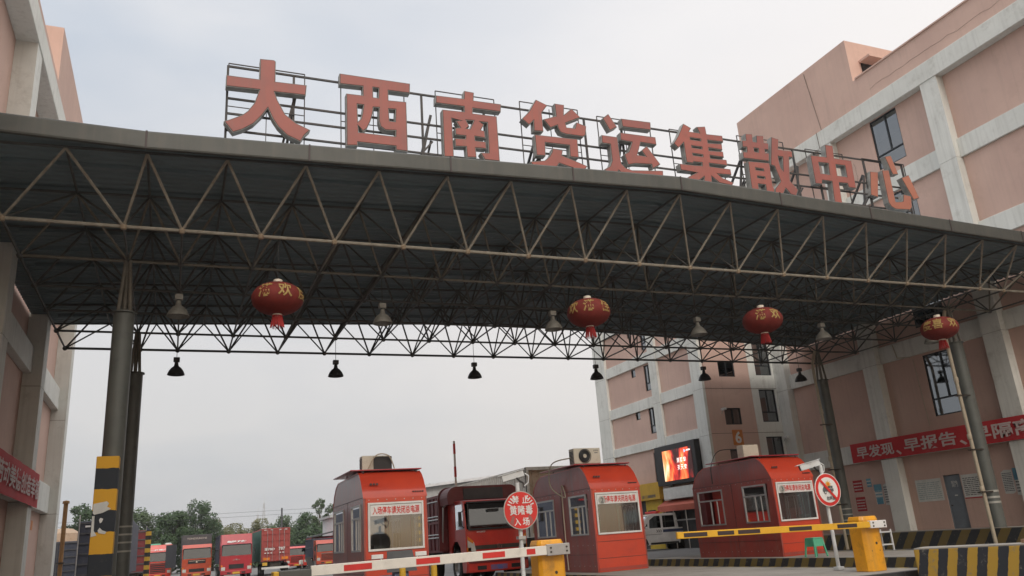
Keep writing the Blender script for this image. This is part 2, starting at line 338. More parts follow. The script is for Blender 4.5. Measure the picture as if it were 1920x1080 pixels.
def text_tris(body, bold=.0):
    """glyph outlines as a flat mesh, normalised to a unit box"""
    cu = bpy.data.curves.new('t', 'FONT'); cu.body = body; cu.size = 1; cu.offset = bold; cu.resolution_u = 3; cu.fill_mode = 'FRONT'
    ob = bpy.data.objects.new('t', cu); COL.objects.link(ob)
    dg = bpy.context.evaluated_depsgraph_get(); dg.update()
    me = bpy.data.meshes.new_from_object(ob.evaluated_get(dg))
    vs = [v.co.copy() for v in me.vertices]; fs = [tuple(p.vertices) for p in me.polygons]
    bpy.data.objects.remove(ob); bpy.data.curves.remove(cu); bpy.data.meshes.remove(me)
    x0 = min(v.x for v in vs); x1 = max(v.x for v in vs); y0 = min(v.y for v in vs); y1 = max(v.y for v in vs)
    return [((v.x-x0)/(x1-x0), (v.y-y0)/(y1-y0)) for v in vs], fs
def put_text(mb, body, o, u, v, bold=.0, m=0, n=None, off=.006, skew=0):
    """text filling the parallelogram o, o+u, o+v; lifted off the surface along n"""
    o, u, v = Vector(o), Vector(u), Vector(v); n = u.cross(v).normalized() if n is None else Vector(n)
    pts, fs = text_tris(body, bold)
    vs = [o+u*(a+skew*b)+v*b+n*off for a, b in pts]
    # keep winding facing n
    if fs:
        a, b, c = (vs[i] for i in fs[0][:3])
        if (b-a).cross(c-a).dot(n) < 0: fs = [f[::-1] for f in fs]
    mb.add(vs, fs, m)

# ------------------------------------------------------------------ ground
def gz(x, y):
    sm = lambda t: (lambda q: q*q*(3-2*q))(min(1, max(0, t)))
    s = sm((x-13)/4)*sm((y-25)/4)
    return -.35*sm((y-32)/30)*(1-s)+.30*s
b = MB()
xs = [-900, -300, -120, -60, -30, -15, -8, -4, 0, 4, 8, 11, 13, 14, 15, 16, 17, 20, 24, 30, 45, 70, 120, 300, 900]
ys = [-60, -20, 0, 5, 10, 15, 20, 25, 26, 27, 28, 29, 30, 33, 38, 43, 48, 53, 58, 62, 80, 110, 160, 300, 600, 1500]
for y in ys:
    for x in xs: b.v.append((x, y, gz(x, y)))
for j in range(len(ys)-1):
    for i in range(len(xs)-1):
        k = j*len(xs)+i; b.f.append((k, k+1, k+1+len(xs), k+len(xs))); b.m.append(0)
tag(b.build('ground', 'ground', smooth=True), 'grey concrete yard and roadway running in under the gate', kind='structure')
def island(x0, x1, y0, y1, label):
    b = MB()
    b.box((x0+.04, y0+.04, -.05), (x1-.04, y1-.04, .296), 0)
    b.box((x0, y0, -.05), (x0+.14, y1, .30), 1); b.box((x1-.14, y0, -.05), (x1, y1, .30), 1); b.box((x0+.14, y0, -.05), (x1-.14, y0+.14, .30), 1)
    o = MB(); t = thing('traffic_island', ((x0+x1)/2, (y0+y1)/2, 0), label, 'traffic island', 'raised islands between the lanes')
    org = ((x0+x1)/2, (y0+y1)/2, 0)
    s = MB().box((x0+.14, y0+.14, -.05), (x1-.14, y1, .297), 0); s.build('slab', 'island', t, org)
    k = MB(); k.box((x0, y0, -.05), (x0+.14, y1, .30), 0); k.box((x1-.14, y0, -.05), (x1, y1, .30), 0); k.box((x0+.14, y0, -.05), (x1-.14, y0+.14, .30), 0)
    k.box((x0-.001, y0+.02, .302), (x0+.15, y1, .305), 1)
    k.build('kerb', ['cone_yb', 'island'], t, org, bevel=.012)
island(3.2, 6.1, 12.6, 24.6, 'concrete island carrying the red booth without a number')
island(9.2, 11.9, 10.4, 24.2, 'concrete island carrying the booth numbered two and the yellow armed barrier')
island(14.45, 17.2, 12.2, 24.0, 'hazard striped island carrying the booth numbered three and the green stool')
# ------------------------------------------------------------------ canopy
KX = lambda k: (k-.07)*1.5
RY = lambda j: 16.06+2.04*j
ZB = 7.525
def ztop(x): return 9.06-.0353*abs(x-11)
NB = [-2.05, -.7]+list(range(0, 16))+[15.7, 17.05]
NT = [-2.4, -1.35, -.45]+[i+.5 for i in range(0, 15)]+[15.45, 16.4, 17.4]
can = thing('entrance_canopy', (11, 21, 7.5), 'long grey steel space frame canopy spanning the gate between the two pink buildings', 'canopy')
CO = (11, 21, 7.5)
TY = lambda j: 15.04+2.04*j
for j in range(6):                       # bottom chords, one per row
    b = MB(); y = RY(j); r = .038 if j in (0, 5) else .032
    for a, c in zip(NB, NB[1:]): b.tube((KX(a), y, ZB), (KX(c), y, ZB), r, 8)
    for a in NB: b.lathe([(0, -.075), (.05, -.055), (.075, 0), (.05, .055), (0, .075)], (KX(a), y, ZB), 8, 1)
    b.build('bottom_chord', ['truss' if j < 1 else 'trusshalfshaded' if j < 2 else 'trussshaded', 'ball' if j < 1 else 'trussshaded'], can, CO, smooth=True)  # rows behind the front one take the cream paint with shade in it
for j in range(7):
    b = MB(); y = TY(j)
    for a, c in zip(NT, NT[1:]):
        b.tube((KX(a), y, ztop(KX(a))), (KX(c), y, ztop(KX(c))), .028, 6)
    b.build('top_chord', 'trussshaded', can, CO, smooth=True)
b = MB()
for a in NB: b.tube((KX(a), RY(0), ZB), (KX(a), RY(5), ZB), .024, 6)
split_build(b, 'cross_chord', 'trussshaded', can, CO, smooth=True)
b = MB()
for a in NT: b.tube((KX(a), TY(0), ztop(KX(a))), (KX(a), TY(6), ztop(KX(a))), .026, 6)
split_build(b, 'rafter_tube', 'trussshaded', can, CO, smooth=True)
for j in range(6):
    fr, bk = MB(), MB()
    for i, a in enumerate(NB):
        p = (KX(a), RY(j), ZB)
        for tt in (i, i+1):
            if tt >= len(NT): continue
            x = KX(NT[tt])
            q0 = (x, TY(j), ztop(x)-.02); q1 = (x, TY(j+1), ztop(x)-.02)
            fr.tube(p, q0, .027 if j else .029, 6); bk.tube(p, q1, .023, 6)
    fr.build('web_bracing', 'truss' if j < 1 else 'trusshalfshaded' if j < 2 else 'trussshaded', can, CO, smooth=True)
    bk.build('web_bracing', 'trussshaded', can, CO, smooth=True)  # braces leaning back wear the shaded cream copy
# corrugated sheet, ribs running across the span, ridge over the middle
b = MB(); yy = []
y = 14.72
while y < 27.9: yy += [(y, 0), (y+.10, 0), (y+.13, .035), (y+.19, .035)]; y += .22
xs3 = [-4.2, 11, 26.1]
for lay, dz, mi in ((0, .10, 0), (1, .115, 1)):
    base = len(b.v)
    for (y, h) in yy:
        for x in xs3: b.v.append((x, y, ztop(x)+dz+h))
    n = len(yy)
    for i in range(n-1):
        for k in range(2):
            a = base+i*3+k
            q = (a, a+1, a+4, a+3)
            b.f.append(q if lay else q[::-1]); b.m.append(mi)
b.build('roof_sheet', ['roof', 'rooftop'], can, CO)
b = MB()
for y in (15.9, 17.1, 18.3, 19.5, 20.7, 21.9, 23.1, 24.3, 25.5, 26.6):
    for x0, x1 in ((-3.5, 11), (11, 25.45)):
        b.add([(x0, y-.03, ztop(x0)+.02), (x1, y-.03, ztop(x1)+.02), (x1, y+.03, ztop(x1)+.02), (x0, y+.03, ztop(x0)+.02), (x0, y-.03, ztop(x0)+.095), (x1, y-.03, ztop(x1)+.095), (x1, y+.03, ztop(x1)+.095), (x0, y+.03, ztop(x0)+.095)],
              [(3, 2, 1, 0), (4, 5, 6, 7), (0, 1, 5, 4), (1, 2, 6, 5), (2, 3, 7, 6), (3, 0, 4, 7)], 0)
split_build(b, 'purlin', 'roof', can, CO)
ft = lambda x: 9.34-.0353*abs(x-11)
seams = [-4.2, -.8, 2.16, 5.12, 8.05, 10.98, 13.98, 17.0, 19.97, 22.9, 26.1]
for i, (x0, x1) in enumerate(zip(seams, seams[1:])):
    z = [ft(x) for x in (x0, x1)]; yl = 14.62 if i == 0 else 14.70
    if i == 0: z[0] += .13
    a, c = x0+.004, x1-.004; h = .355; b = MB()
    # slightly dished panel with a drip lip
    prof = [(0, 0), (-.012, -.03), (-.012, -h+.03), (0, -h), (.07, -h), (.07, -h+.012), (.014, -h+.012), (.012, -.012), (.07, -.012), (.07, 0)]
    dzl = z[0]; dzr = z[1]; n = len(prof)
    b.v += [(a, yl+p, dzl+q) for p, q in prof]+[(c, 14.70+p, dzr+q) for p, q in prof]
    for k in range(n):
        k2 = (k+1) % n; b.f.append((k, k2, n+k2, n+k)); b.m.append(0)
    b.f += [tuple(range(n-1, -1, -1)), tuple(range(n, 2*n))]; b.m += [0, 0]
    b.build('fascia_panel', 'fascia', can, CO)
b = MB()
for x in seams[1:-1]:
    b.box((x-.018, 14.676, ft(x)-.358), (x+.018, 14.686, ft(x)+.003), 0)
split_build(b, 'fascia_joint_strip', 'signedge', can, CO)
# columns with branching heads
def column(x, y, label):
    t = thing('support_column', (x, y, 0), label, 'column', 'round steel columns of the canopy'); O = (x, y, 0)
    MB().lathe([(.0, 0), (.205, 0), (.205, 6.35), (.0, 6.35)], O, 32).build('shaft', 'column', t, O, smooth=True)
    MB().lathe([(0, 6.34), (.25, 6.34), (.25, 6.37), (0, 6.37)], O, 28).build('cap_plate', 'column', t, O)
    b = MB()
    for dx in (-.16, .16):
        for dy in (-.16, .16): b.tube((x+dx*.7, y+dy*.7, 6.37), (x+dx*.25, y+dy*.25, ZB), .038, 8)
    b.tube((x, y, 6.37), (x, y, ZB-.02), .05, 10)
    split_build(b, 'head_strut', 'trusshalfshaded', t, O, smooth=True)
    MB().box((x-.33, y-.33, 0), (x+.33, y+.33, .03)).build('base_plate', 'column', t, O)
    return t
c1 = column(KX(-.7), RY(1), 'grey green round column rising behind the tall yellow and black guard')
c2 = column(KX(-.7), RY(4), 'dark round column with four pale tape bands near its foot')
b = MB()
for z in (2.25, 2.05, 1.85, 1.63):
    b.lathe([(.207, z-.022), (.211, z-.022), (.211, z+.022), (.207, z+.022)], (KX(-.7), RY(4), 0), 28)
split_build(b, 'tape_band', 'poleborder', c2, (KX(-.7), RY(4), 0))
c3 = column(KX(15.7), RY(1), 'grey green round column in front of the bright red wall banner')
b = MB()
for z in (1.63, 1.45, 1.30):
    b.lathe([(.207, z-.03), (.212, z-.03), (.212, z+.03), (.207, z+.03)], (KX(15.7), RY(1), 0), 28)
split_build(b, 'tape_band', 'poleborder', c3, (KX(15.7), RY(1), 0))
c4 = column(KX(15.7), RY(4), 'dark round column behind the white no explosives sign')
b = MB()
for z in (1.45, 1.25, 1.05):
    b.lathe([(.207, z-.02), (.211, z-.02), (.211, z+.02), (.207, z+.02)], (KX(15.7), RY(4), 0), 28)
split_build(b, 'tape_band', 'poleborder', c4, (KX(15.7), RY(4), 0))
def downpipe(x, y, ztop_, label, sway=0):
    t = thing('downpipe', (x, y, 0), label, 'pipe', 'drain pipes beside the right columns'); O = (x, y, 0)
    b = MB(); b.path([(x+.25, y, ztop_+.5), (x+.02, y, ztop_), (x, y, ztop_-.3), (x+.05*sway, y, 3.3), (x+.08*sway, y, .02)], .058, 10); b.build('pipe', 'pipe', t, O, smooth=True)
    b = MB()
    for z in (5.1, 3.3, 1.7): b.lathe([(.058, z-.09), (.072, z-.07), (.072, z+.07), (.058, z+.09)], (x+.03*sway, y, 0), 12)
    split_build(b, 'coupling', 'pipe', t, O, smooth=True)
    b = MB()
    for z in (4.6, 2.9, 1.62): b.box((x-.09, y-.075, z-.02), (x+.42, y-.055, z+.02)); b.box((x-.09, y+.055, z-.02), (x+.42, y+.075, z+.02))
    split_build(b, 'bracket', 'fix', t, O)
downpipe(22.92, 18.0, 6.9, 'cream drain pipe strapped to the column in front of the red banner', 1)
downpipe(22.98, 24.1, 7.0, 'thin drain pipe beside the dark column behind the no explosives sign', 1)
# ------------------------------------------------------------------ roof sign
GLYPHS={'大':[[[(1.21,11.16),(1.49,11.18),(1.53,11.15),(1.53,10.67),(2.17,10.69),(2.15,10.44),(1.52,10.42),(1.58,10.24),(1.74,9.93),(1.96,9.76),(2.25,9.64),(2.14,9.51),(2.05,9.34),(1.78,9.45),(1.60,9.62),(1.49,9.79),(1.39,10.02),(1.28,9.83),(1.12,9.62),(0.91,9.46),(0.73,9.37),(0.55,9.60),(0.65,9.65),(0.89,9.79),(1.00,9.90),(1.12,10.10),(1.21,10.42),(0.56,10.40),(0.56,10.66),(1.21,10.67)]]],
'西':[[[(2.86,11.10),(4.43,11.11),(4.42,10.86),(3.93,10.85),(3.93,10.61),(4.33,10.63),(4.33,9.41),(4.06,9.41),(4.06,9.50),(3.24,9.49),(3.24,9.41),(3.00,9.38),(3.00,10.63),(3.36,10.64),(3.36,10.86),(2.86,10.84)],[(3.59,10.87),(3.71,10.87),(3.70,10.63),(3.59,10.63)],[(3.24,10.40),(3.37,10.40),(3.34,10.19),(3.31,10.06),(3.25,9.99)],[(3.59,10.38),(3.71,10.39),(3.70,10.08),(3.73,9.94),(3.84,9.86),(4.07,9.88),(4.06,9.74),(3.26,9.73),(3.25,9.92),(3.35,9.76),(3.44,9.84),(3.52,10.03),(3.57,10.22)],[(3.93,10.39),(4.08,10.40),(4.06,10.10),(3.94,10.10)]]],
'南':[[[(5.71,11.14),(5.95,11.13),(5.93,10.92),(6.61,10.93),(6.59,10.72),(5.90,10.71),(5.89,10.58),(6.48,10.59),(6.48,9.44),(6.11,9.43),(6.02,9.60),(6.22,9.62),(6.23,10.39),(6.02,10.38),(6.15,10.33),(6.07,10.18),(6.16,10.16),(6.16,9.98),(5.91,9.99),(5.91,9.89),(6.17,9.89),(6.17,9.71),(5.91,9.70),(5.92,9.46),(5.69,9.44),(5.68,9.70),(5.42,9.68),(5.42,9.88),(5.67,9.90),(5.68,9.97),(5.44,9.97),(5.44,10.14),(5.56,10.17),(5.46,10.32),(5.63,10.37),(5.38,10.37),(5.38,9.41),(5.15,9.39),(5.16,10.57),(5.68,10.59),(5.68,10.72),(5.01,10.71),(5.02,10.91),(5.69,10.93)],[(5.72,10.38),(5.90,10.39),(5.80,10.17),(5.68,10.17),(5.79,10.23)]]],
'货':[[[(7.52,11.20),(7.82,11.09),(7.65,10.86),(7.65,10.36),(7.40,10.34),(7.41,10.61),(7.29,10.48),(7.11,10.62),(7.31,10.84)]],[[(8.01,11.17),(8.27,11.17),(8.24,10.90),(8.46,11.10),(8.69,10.89),(8.26,10.67),(8.28,10.56),(8.50,10.57),(8.56,10.74),(8.82,10.67),(8.78,10.43),(8.71,10.37),(8.24,10.37),(8.10,10.40),(8.04,10.51),(8.03,10.58),(7.84,10.48),(7.67,10.69),(8.02,10.83)]],[[(7.41,10.25),(8.54,10.28),(8.53,9.78),(8.29,9.78),(8.30,10.08),(7.67,10.07),(7.65,9.72),(7.41,9.71)]],[[(7.85,9.95),(8.12,9.93),(8.08,9.79),(8.39,9.70),(8.74,9.59),(8.61,9.43),(8.29,9.50),(7.99,9.57),(7.81,9.33),(7.37,9.28),(7.24,9.53),(7.41,9.56),(7.61,9.60),(7.75,9.73),(7.82,9.85)]]],
'运':[[[(9.48,11.11),(9.69,10.77),(9.47,10.64),(9.30,10.96)]],[[(9.83,11.03),(10.69,11.05),(10.67,10.82),(9.84,10.80)]],[[(9.75,10.63),(10.78,10.64),(10.78,10.42),(10.32,10.43),(10.18,10.07),(10.41,10.06),(10.31,10.21),(10.48,10.36),(10.82,9.89),(10.57,9.73),(10.55,9.85),(10.10,9.82),(9.87,9.76),(9.80,10.04),(9.94,10.13),(10.06,10.40),(9.74,10.42)]],[[(9.22,10.49),(9.66,10.49),(9.67,10.02),(9.69,9.77),(9.79,9.67),(9.97,9.63),(10.87,9.72),(10.85,9.54),(9.90,9.43),(9.69,9.47),(9.59,9.58),(9.45,9.40),(9.26,9.37),(9.19,9.56),(9.36,9.67),(9.43,9.82),(9.43,10.26),(9.20,10.27)]]],
'集':[[[(11.69,11.16),(11.92,11.06),(11.84,10.95),(12.15,10.95),(12.09,11.12),(12.37,11.17),(12.38,10.95),(12.88,10.97),(12.88,10.78),(12.38,10.77),(12.38,10.69),(12.82,10.72),(12.81,10.54),(12.38,10.55),(12.37,10.47),(12.82,10.50),(12.82,10.33),(12.38,10.33),(12.38,10.25),(12.89,10.27),(12.89,10.10),(12.32,10.10),(12.32,10.01),(12.97,10.01),(12.97,9.84),(12.49,9.82),(12.66,9.73),(13.01,9.63),(12.92,9.54),(12.54,9.57),(12.33,9.73),(12.30,9.41),(12.03,9.38),(12.09,9.69),(11.99,9.62),(11.66,9.41),(11.53,9.41),(11.61,9.64),(11.92,9.81),(11.40,9.80),(11.39,9.98),(11.81,9.99),(12.08,10.00),(12.09,10.09),(11.83,10.08),(11.82,10.04),(11.61,10.04),(11.61,10.59),(11.43,10.42),(11.30,10.54),(11.47,10.77)],[(11.84,10.77),(12.16,10.77),(12.15,10.72),(11.84,10.72)],[(11.85,10.54),(12.16,10.54),(12.15,10.49),(11.85,10.49)],[(11.84,10.32),(12.15,10.32),(12.15,10.27),(11.85,10.27)]]],
'散':[[[(13.65,11.14),(13.88,11.16),(13.87,10.93),(13.98,10.93),(14.01,11.14),(14.26,11.16),(14.24,10.95),(14.39,10.95),(14.35,10.74),(14.23,10.74),(14.22,10.64),(14.35,10.65),(14.30,10.40),(13.45,10.39),(13.46,10.58),(13.60,10.59),(13.62,10.73),(13.48,10.72),(13.50,10.92),(13.63,10.94)],[(13.86,10.74),(14.00,10.74),(13.99,10.63),(13.86,10.63)]],[[(13.58,10.32),(14.30,10.35),(14.27,9.68),(14.31,9.57),(14.22,9.34),(14.02,9.32),(14.03,9.68),(13.80,9.68),(13.78,9.30),(13.54,9.27)],[(13.80,10.15),(14.05,10.14),(14.05,10.09),(13.80,10.09)],[(13.81,9.91),(14.05,9.91),(14.05,9.86),(13.81,9.86)]],[[(14.52,11.16),(14.77,11.12),(14.69,10.81),(15.16,10.81),(15.14,10.61),(15.02,10.61),(14.90,9.90),(15.12,9.65),(15.01,9.46),(14.83,9.49),(14.70,9.65),(14.53,9.41),(14.29,9.42),(14.34,9.61),(14.57,9.85),(14.45,10.27),(14.33,10.30)],[(14.64,10.59),(14.79,10.59),(14.71,10.13),(14.66,10.25),(14.64,10.40)]]],
'中':[[[(16.40,11.18),(16.69,11.18),(16.65,10.79),(17.28,10.79),(17.24,9.92),(16.96,9.92),(16.94,10.04),(16.64,10.03),(16.61,9.45),(16.61,9.13),(16.33,9.10),(16.33,9.48),(16.38,10.04),(16.05,10.04),(16.01,9.92),(15.77,9.91),(15.79,10.77),(16.36,10.79)],[(16.04,10.58),(16.38,10.59),(16.35,10.25),(16.04,10.25)],[(16.66,10.59),(16.99,10.59),(16.98,10.25),(16.64,10.25)]]],
'心':[[[(18.02,10.59),(18.34,10.60),(18.12,9.78),(17.85,9.83)]],[[(18.38,10.62),(18.66,10.66),(18.65,9.66),(18.85,9.68),(18.95,9.71),(19.02,9.93),(19.32,9.90),(19.25,9.54),(19.14,9.45),(18.58,9.42),(18.44,9.48),(18.36,9.61)]],[[(18.61,11.09),(18.88,11.15),(19.01,10.56),(18.78,10.52)]],[[(19.09,10.46),(19.42,10.59),(19.64,9.87),(19.38,9.79)]]],
}
sg = thing('rooftop_sign', (10.2, 15.2, 9.1), 'faded red nine character Chinese sign on a steel rack along the canopy edge', 'sign'); SO = (10.2, 15.2, 9.1)
rk = MB(); YB = 15.42
for z in (11.01, 10.26, 9.91, 9.53):
    rk.tube((.6, YB, z), (19.5, YB, z), .028, 4)
for x in (.6, 1.93, 4.75, 6.25, 7.6, 8.9, 9.95, 11.9, 13.9, 15.4, 16.2, 18.0, 19.5):
    rk.tube((x, YB+.01, ztop(x)+.16), (x, YB+.01, 11.03), .032, 4)
for x in (1.95, 4.95, 7.62, 9.9, 13.6, 15.5, 17.9):        # raking stays behind the rack
    rk.tube((x+.02, YB+.05, 10.55), (x-.15, YB+1.25, ztop(x)+.16), .035, 4); rk.tube((x, YB+.05, 9.9), (x-.08, YB+.75, ztop(x)+.16), .028, 4)
    rk.tube((x-.32, YB, ztop(x)+.16), (x, YB+.02, 10.5), .034, 4); rk.tube((x-.22, YB, 9.55), (x+.02, YB, 9.85), .026, 4)
rk.build('rack', 'rack', sg, SO)
def inset(lp, dd, hole):
    n = len(lp); ar = sum(lp[i][0]*lp[(i+1) % n][1]-lp[(i+1) % n][0]*lp[i][1] for i in range(n)); sg_ = (1 if ar > 0 else -1)*(-1 if hole else 1); res = []
    for i in range(n):
        p0, p1, p2 = Vector(lp[i-1]), Vector(lp[i]), Vector(lp[(i+1) % n]); e1 = (p1-p0).normalized(); e2 = (p2-p1).normalized()
        n1 = Vector((-e1.y, e1.x))*sg_; n2 = Vector((-e2.y, e2.x))*sg_; m_ = n1+n2; k = m_.length_squared
        q = p1+(m_*(2*dd/k) if k > .35 else n1*dd); res.append((q.x, q.y))
    return res
for ch, pieces in GLYPHS.items():
    allp = [p for pc in pieces for p in pc[0]]
    x0 = min(p[0] for p in allp); x1 = max(p[0] for p in allp); z0 = min(p[1] for p in allp); z1 = max(p[1] for p in allp)
    face = MB(); body = MB(); fr = MB()
    for pi_, pc in enumerate(pieces):
        dep = .17
        yy0 = 15.2
        nrm = (0, -1, 0); o = (0, yy0+dep, 0)
        if ch == '心' and pi_ == 0: o = (0, yy0+dep+.10, 0)
        body.plate(pc, o, (1, 0, 0), (0, 0, 1), nrm, dep, 0, 0, 0)
        # dark lip, then the coloured face standing proud
        cx = sum(p[0] for p in pc[0])/len(pc[0]); cz = sum(p[1] for p in pc[0])/len(pc[0])
        face.plate([inset(lp, .010, i > 0) for i, lp in enumerate(pc)], (0, o[1]-dep+.004, 0), (1, 0, 0), (0, 0, 1), nrm, .008, 1, 1, 1)
        face.plate([inset(lp, .019, i > 0) for i, lp in enumerate(pc)], (0, o[1]-dep+.004, 0), (1, 0, 0), (0, 0, 1), nrm, .014, 0, 1, 1)
    lb = 'Chinese character %s of the rooftop sign' % {'大': 'big, first', '西': 'west, second', '南': 'south, third', '货': 'goods, fourth', '运': 'transport, fifth', '集': 'gather, sixth', '散': 'scatter, seventh', '中': 'centre, eighth', '心': 'heart, ninth and partly tilted'}[ch]
    zj = z0+(z1-z0)*.42
    bo = body.build('sign_character', 'signrim', sg, SO); tag(bo, lb)
    face.build('coloured_face', ['signorange' if ch in '心' else 'signred', 'signedge'], bo, SO)
    a, c = x0+.06, x1-.10; tz = z1+.02 if ch not in '大西中心集' else z1-.10
    for s in ((a, c),):
        fr.path([(a, 15.385, z0-.0), (a, 15.385, tz-.02), (c, 15.385, tz-.02), (c, 15.385, z0)], .014, 4)
        fr.tube((a, 15.385, (z0+z1)/2-.2), (c, 15.385, (z0+z1)/2-.2), .011, 4); fr.tube(((a+c)/2, 15.385, z0), ((a+c)/2, 15.385, z1-.1), .011, 4)
    fr.build('carrier_frame', 'rack', bo, SO)
# ------------------------------------------------------------------ hanging lamps and lanterns
def bay_lamp(x, y, label, shaded):
    mt = 'lampshaded' if shaded else 'lamp'
    t = thing('high_bay_lamp', (x, y, 6.33), label, 'lamp', 'bell shaped lamps hanging below the canopy'); O = (x, y, 6.33)
    L = lambda pr: [(r, z) for r, z in pr]
    b = MB().lathe([(.235, 6.33), (.225, 6.37), (.19, 6.45), (.13, 6.53), (.075, 6.57), (.06, 6.60), (.05, 6.68), (0, 6.68)], (x, y, 0), 24)
    b.lathe([(.225, 6.335), (.215, 6.37), (.18, 6.445), (.12, 6.52), (.05, 6.55), (0, 6.55)], (x, y, 0), 24)
    b.build('reflector_shade', mt, t, O, smooth=True)
    MB().box((x-.085, y-.07, 6.70), (x+.085, y+.07, 6.83)).build('ballast_box', mt, t, O, bevel=.015)
    MB().lathe([(0, 6.40), (.045, 6.43), (.05, 6.47), (.03, 6.54), (0, 6.55)], (x, y, 0), 12).build('bulb', 'signwhite', t, O, smooth=True)
    b = MB().tube((x, y, 6.68), (x, y, 6.70), .03, 8); b.tube((x, y, 6.83), (x, y, ZB), .008, 5); b.build('hanger', 'rack', t, O)
    return t
_unused = ['leftmost', 'second', 'third', 'fourth', 'fifth', 'sixth']
front_pos = ['just beside the column with the striped guard', 'above the booth without a number', 'next to the lantern over the prohibition sign', 'between the lanterns over booths two and three', 'above the dark column head by the no explosives sign', 'half hidden behind the lantern at the banner column']
rear_pos = ['next to the tape banded column', 'over the container lorry and scrub', 'over the light truck with the arched body', 'at the far edge of the pink wing', 'before the windows of the pink wing', 'beside the column by the no explosives sign']
for i, k in enumerate((0, 3, 6, 9, 12, 15)):
    bay_lamp(KX(k), RY(1), 'bell lamp in a pale daylit tone, %s' % front_pos[i], False)
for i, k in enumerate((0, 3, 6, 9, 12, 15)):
    bay_lamp(KX(k), RY(4), 'bell lamp coloured dark for canopy shade, %s' % rear_pos[i], True)
def lantern(x, y, texts, label, rot):
    t = thing('red_lantern', (x, y, 6.2), label, 'lantern', 'red lanterns hanging under the canopy front'); O = (x, y, 6.2)
    rx, rz = .515, .33; n = 48; prof = [(.09, 6.53)]+[(rx*sin(pi*q/14)**.9, 6.2+rz*cos(pi*q/14)) for q in range(2, 13)]+[(.09, 5.87)]
    b = MB(); vs = []; k = len(prof)
    for i in range(n):
        a = 2*pi*i/n; f = 1.0-(.022 if i % 2 else 0)
        for r, z in prof: vs.append((x+r*f*cos(a), y+r*f*sin(a), z))
    fs = [(i*k+h, i*k+h+1, ((i+1) % n)*k+h+1, ((i+1) % n)*k+h) for i in range(n) for h in range(k-1)]
    b.add(vs, fs, 0); bd = b.build('silk_body', 'lantern', t, O, smooth=True)
    for txt, ang in texts:
        pts, fs = text_tris(txt, .018); g = MB(); w_, h_ = .27, .30; vs = []
        for u, v in pts:
            a = ang+(u-.5)*w_/rx*1.05; zz = (v-.28)*h_; rr = rx*max(0.05, 1-(zz/rz)**2)**.45+.010
            vs.append((x+rr*cos(a), y+rr*sin(a), 6.2+zz))
        g.add(vs, fs, 0); g.build('gold_character', 'gold', bd, O)
    MB().lathe([(0, 6.60), (.09, 6.60), (.09, 6.53), (0, 6.53)], (x, y, 0), 20).build('top_collar', 'lanternwhite', t, O)
    MB().lathe([(0, 5.88), (.095, 5.88), (.095, 5.845), (0, 5.845)], (x, y, 0), 20).build('bottom_collar', 'lanternwhite', t, O)
    b = MB(); rng = random.Random(int(x*10))
    for i in range(44):
        a = 2*pi*i/44; r = .125+.012*rng.random()
        b.tube((x+.09*cos(a), y+.09*sin(a), 5.85), (x+r*cos(a)+rng.uniform(-.01, .01), y+r*sin(a), 5.58+.04*rng.random()), .007, 3)
    b.build('tassel', 'tassel', t, O)
    MB().tube((x, y, 6.6), (x, y, ZB), .004, 4).build('cord', 'rack', t, O)
lf = -pi/2
lantern(1.75, 16.06, [('满', lf-.62), ('欢', lf+.18), ('度', lf+1.05)], 'largest looking red lantern, hanging nearest the column with the striped guard', 0)
lantern(8.84, 16.06, [('欢', lf-1.25), ('满', lf-.45), ('佳', lf+.42)], 'red lantern hanging over the prohibition sign with raised hands', 0)
lantern(13.93, 16.06, [('满', lf-.75), ('欢', lf+.02)], 'red lantern hanging over the booth numbered three, two gold characters facing', 0)
lantern(20.30, 16.06, [('度', lf-1.55), ('喜', lf-.95), ('欢', lf-.1)], 'red lantern hanging before the column in front of the red banner', 0)

# ------------------------------------------------------------------ the two pink buildings and the wing
def window(parent, org, o, u, v, n, w_, h_, kind='slide', dep=.12, sill=None, screens=False):
    """recessed window filling a w_ x h_ opening whose lower-left corner is o"""
    o, u, v, n = Vector(o), Vector(u), Vector(v), Vector(n)
    P = lambda a, b_, c: o+u*a+v*b_+n*c
    fr = MB(); f = .05
    def bar(a0, b0, a1, b1, c0=-dep, c1=-dep+.06, mi=0):
        vs = [P(a0, b0, c0), P(a1, b0, c0), P(a1, b1, c0), P(a0, b1, c0), P(a0, b0, c1), P(a1, b0, c1), P(a1, b1, c1), P(a0, b1, c1)]
        fs = [(3, 2, 1, 0), (4, 5, 6, 7), (0, 1, 5, 4), (1, 2, 6, 5), (2, 3, 7, 6), (3, 0, 4, 7)]
        if u.cross(v).dot(n) < 0: fs = [q[::-1] for q in fs]
        fr.add(vs, fs, mi)
    bar(0, 0, w_, f); bar(0, h_-f, w_, h_); bar(0, f, f, h_-f); bar(w_-f, f, w_, h_-f)
    tr = None
    if kind == 'slide': bar(w_*.5-.03, f, w_*.5+.03, h_-f)
    if kind == 'tall':
        tr = h_*.27; bar(f, tr-.03, w_-f, tr+.03, -dep, -dep+.065); bar(w_*.55-.035, tr+.03, w_*.55+.035, h_-f)
    if kind == 'cross':
        tr = h_*.30; bar(f, tr-.025, w_-f, tr+.025, -dep, -dep+.065); bar(w_*.5-.02, tr+.025, w_*.5+.02, h_-f)
    fo = fr.build('window', 'darkframe', parent, org)
    g = MB(); a0, a1, c = .01, w_-.01, -dep+.03
    g.add([P(f*.6, f*.6, c), P(w_-f*.6, f*.6, c), P(w_-f*.6, h_-f*.6, c), P(f*.6, h_-f*.6, c)], [(0, 1, 2, 3)], 0)
    g.build('pane', 'glassd', fo, org)
    return fo
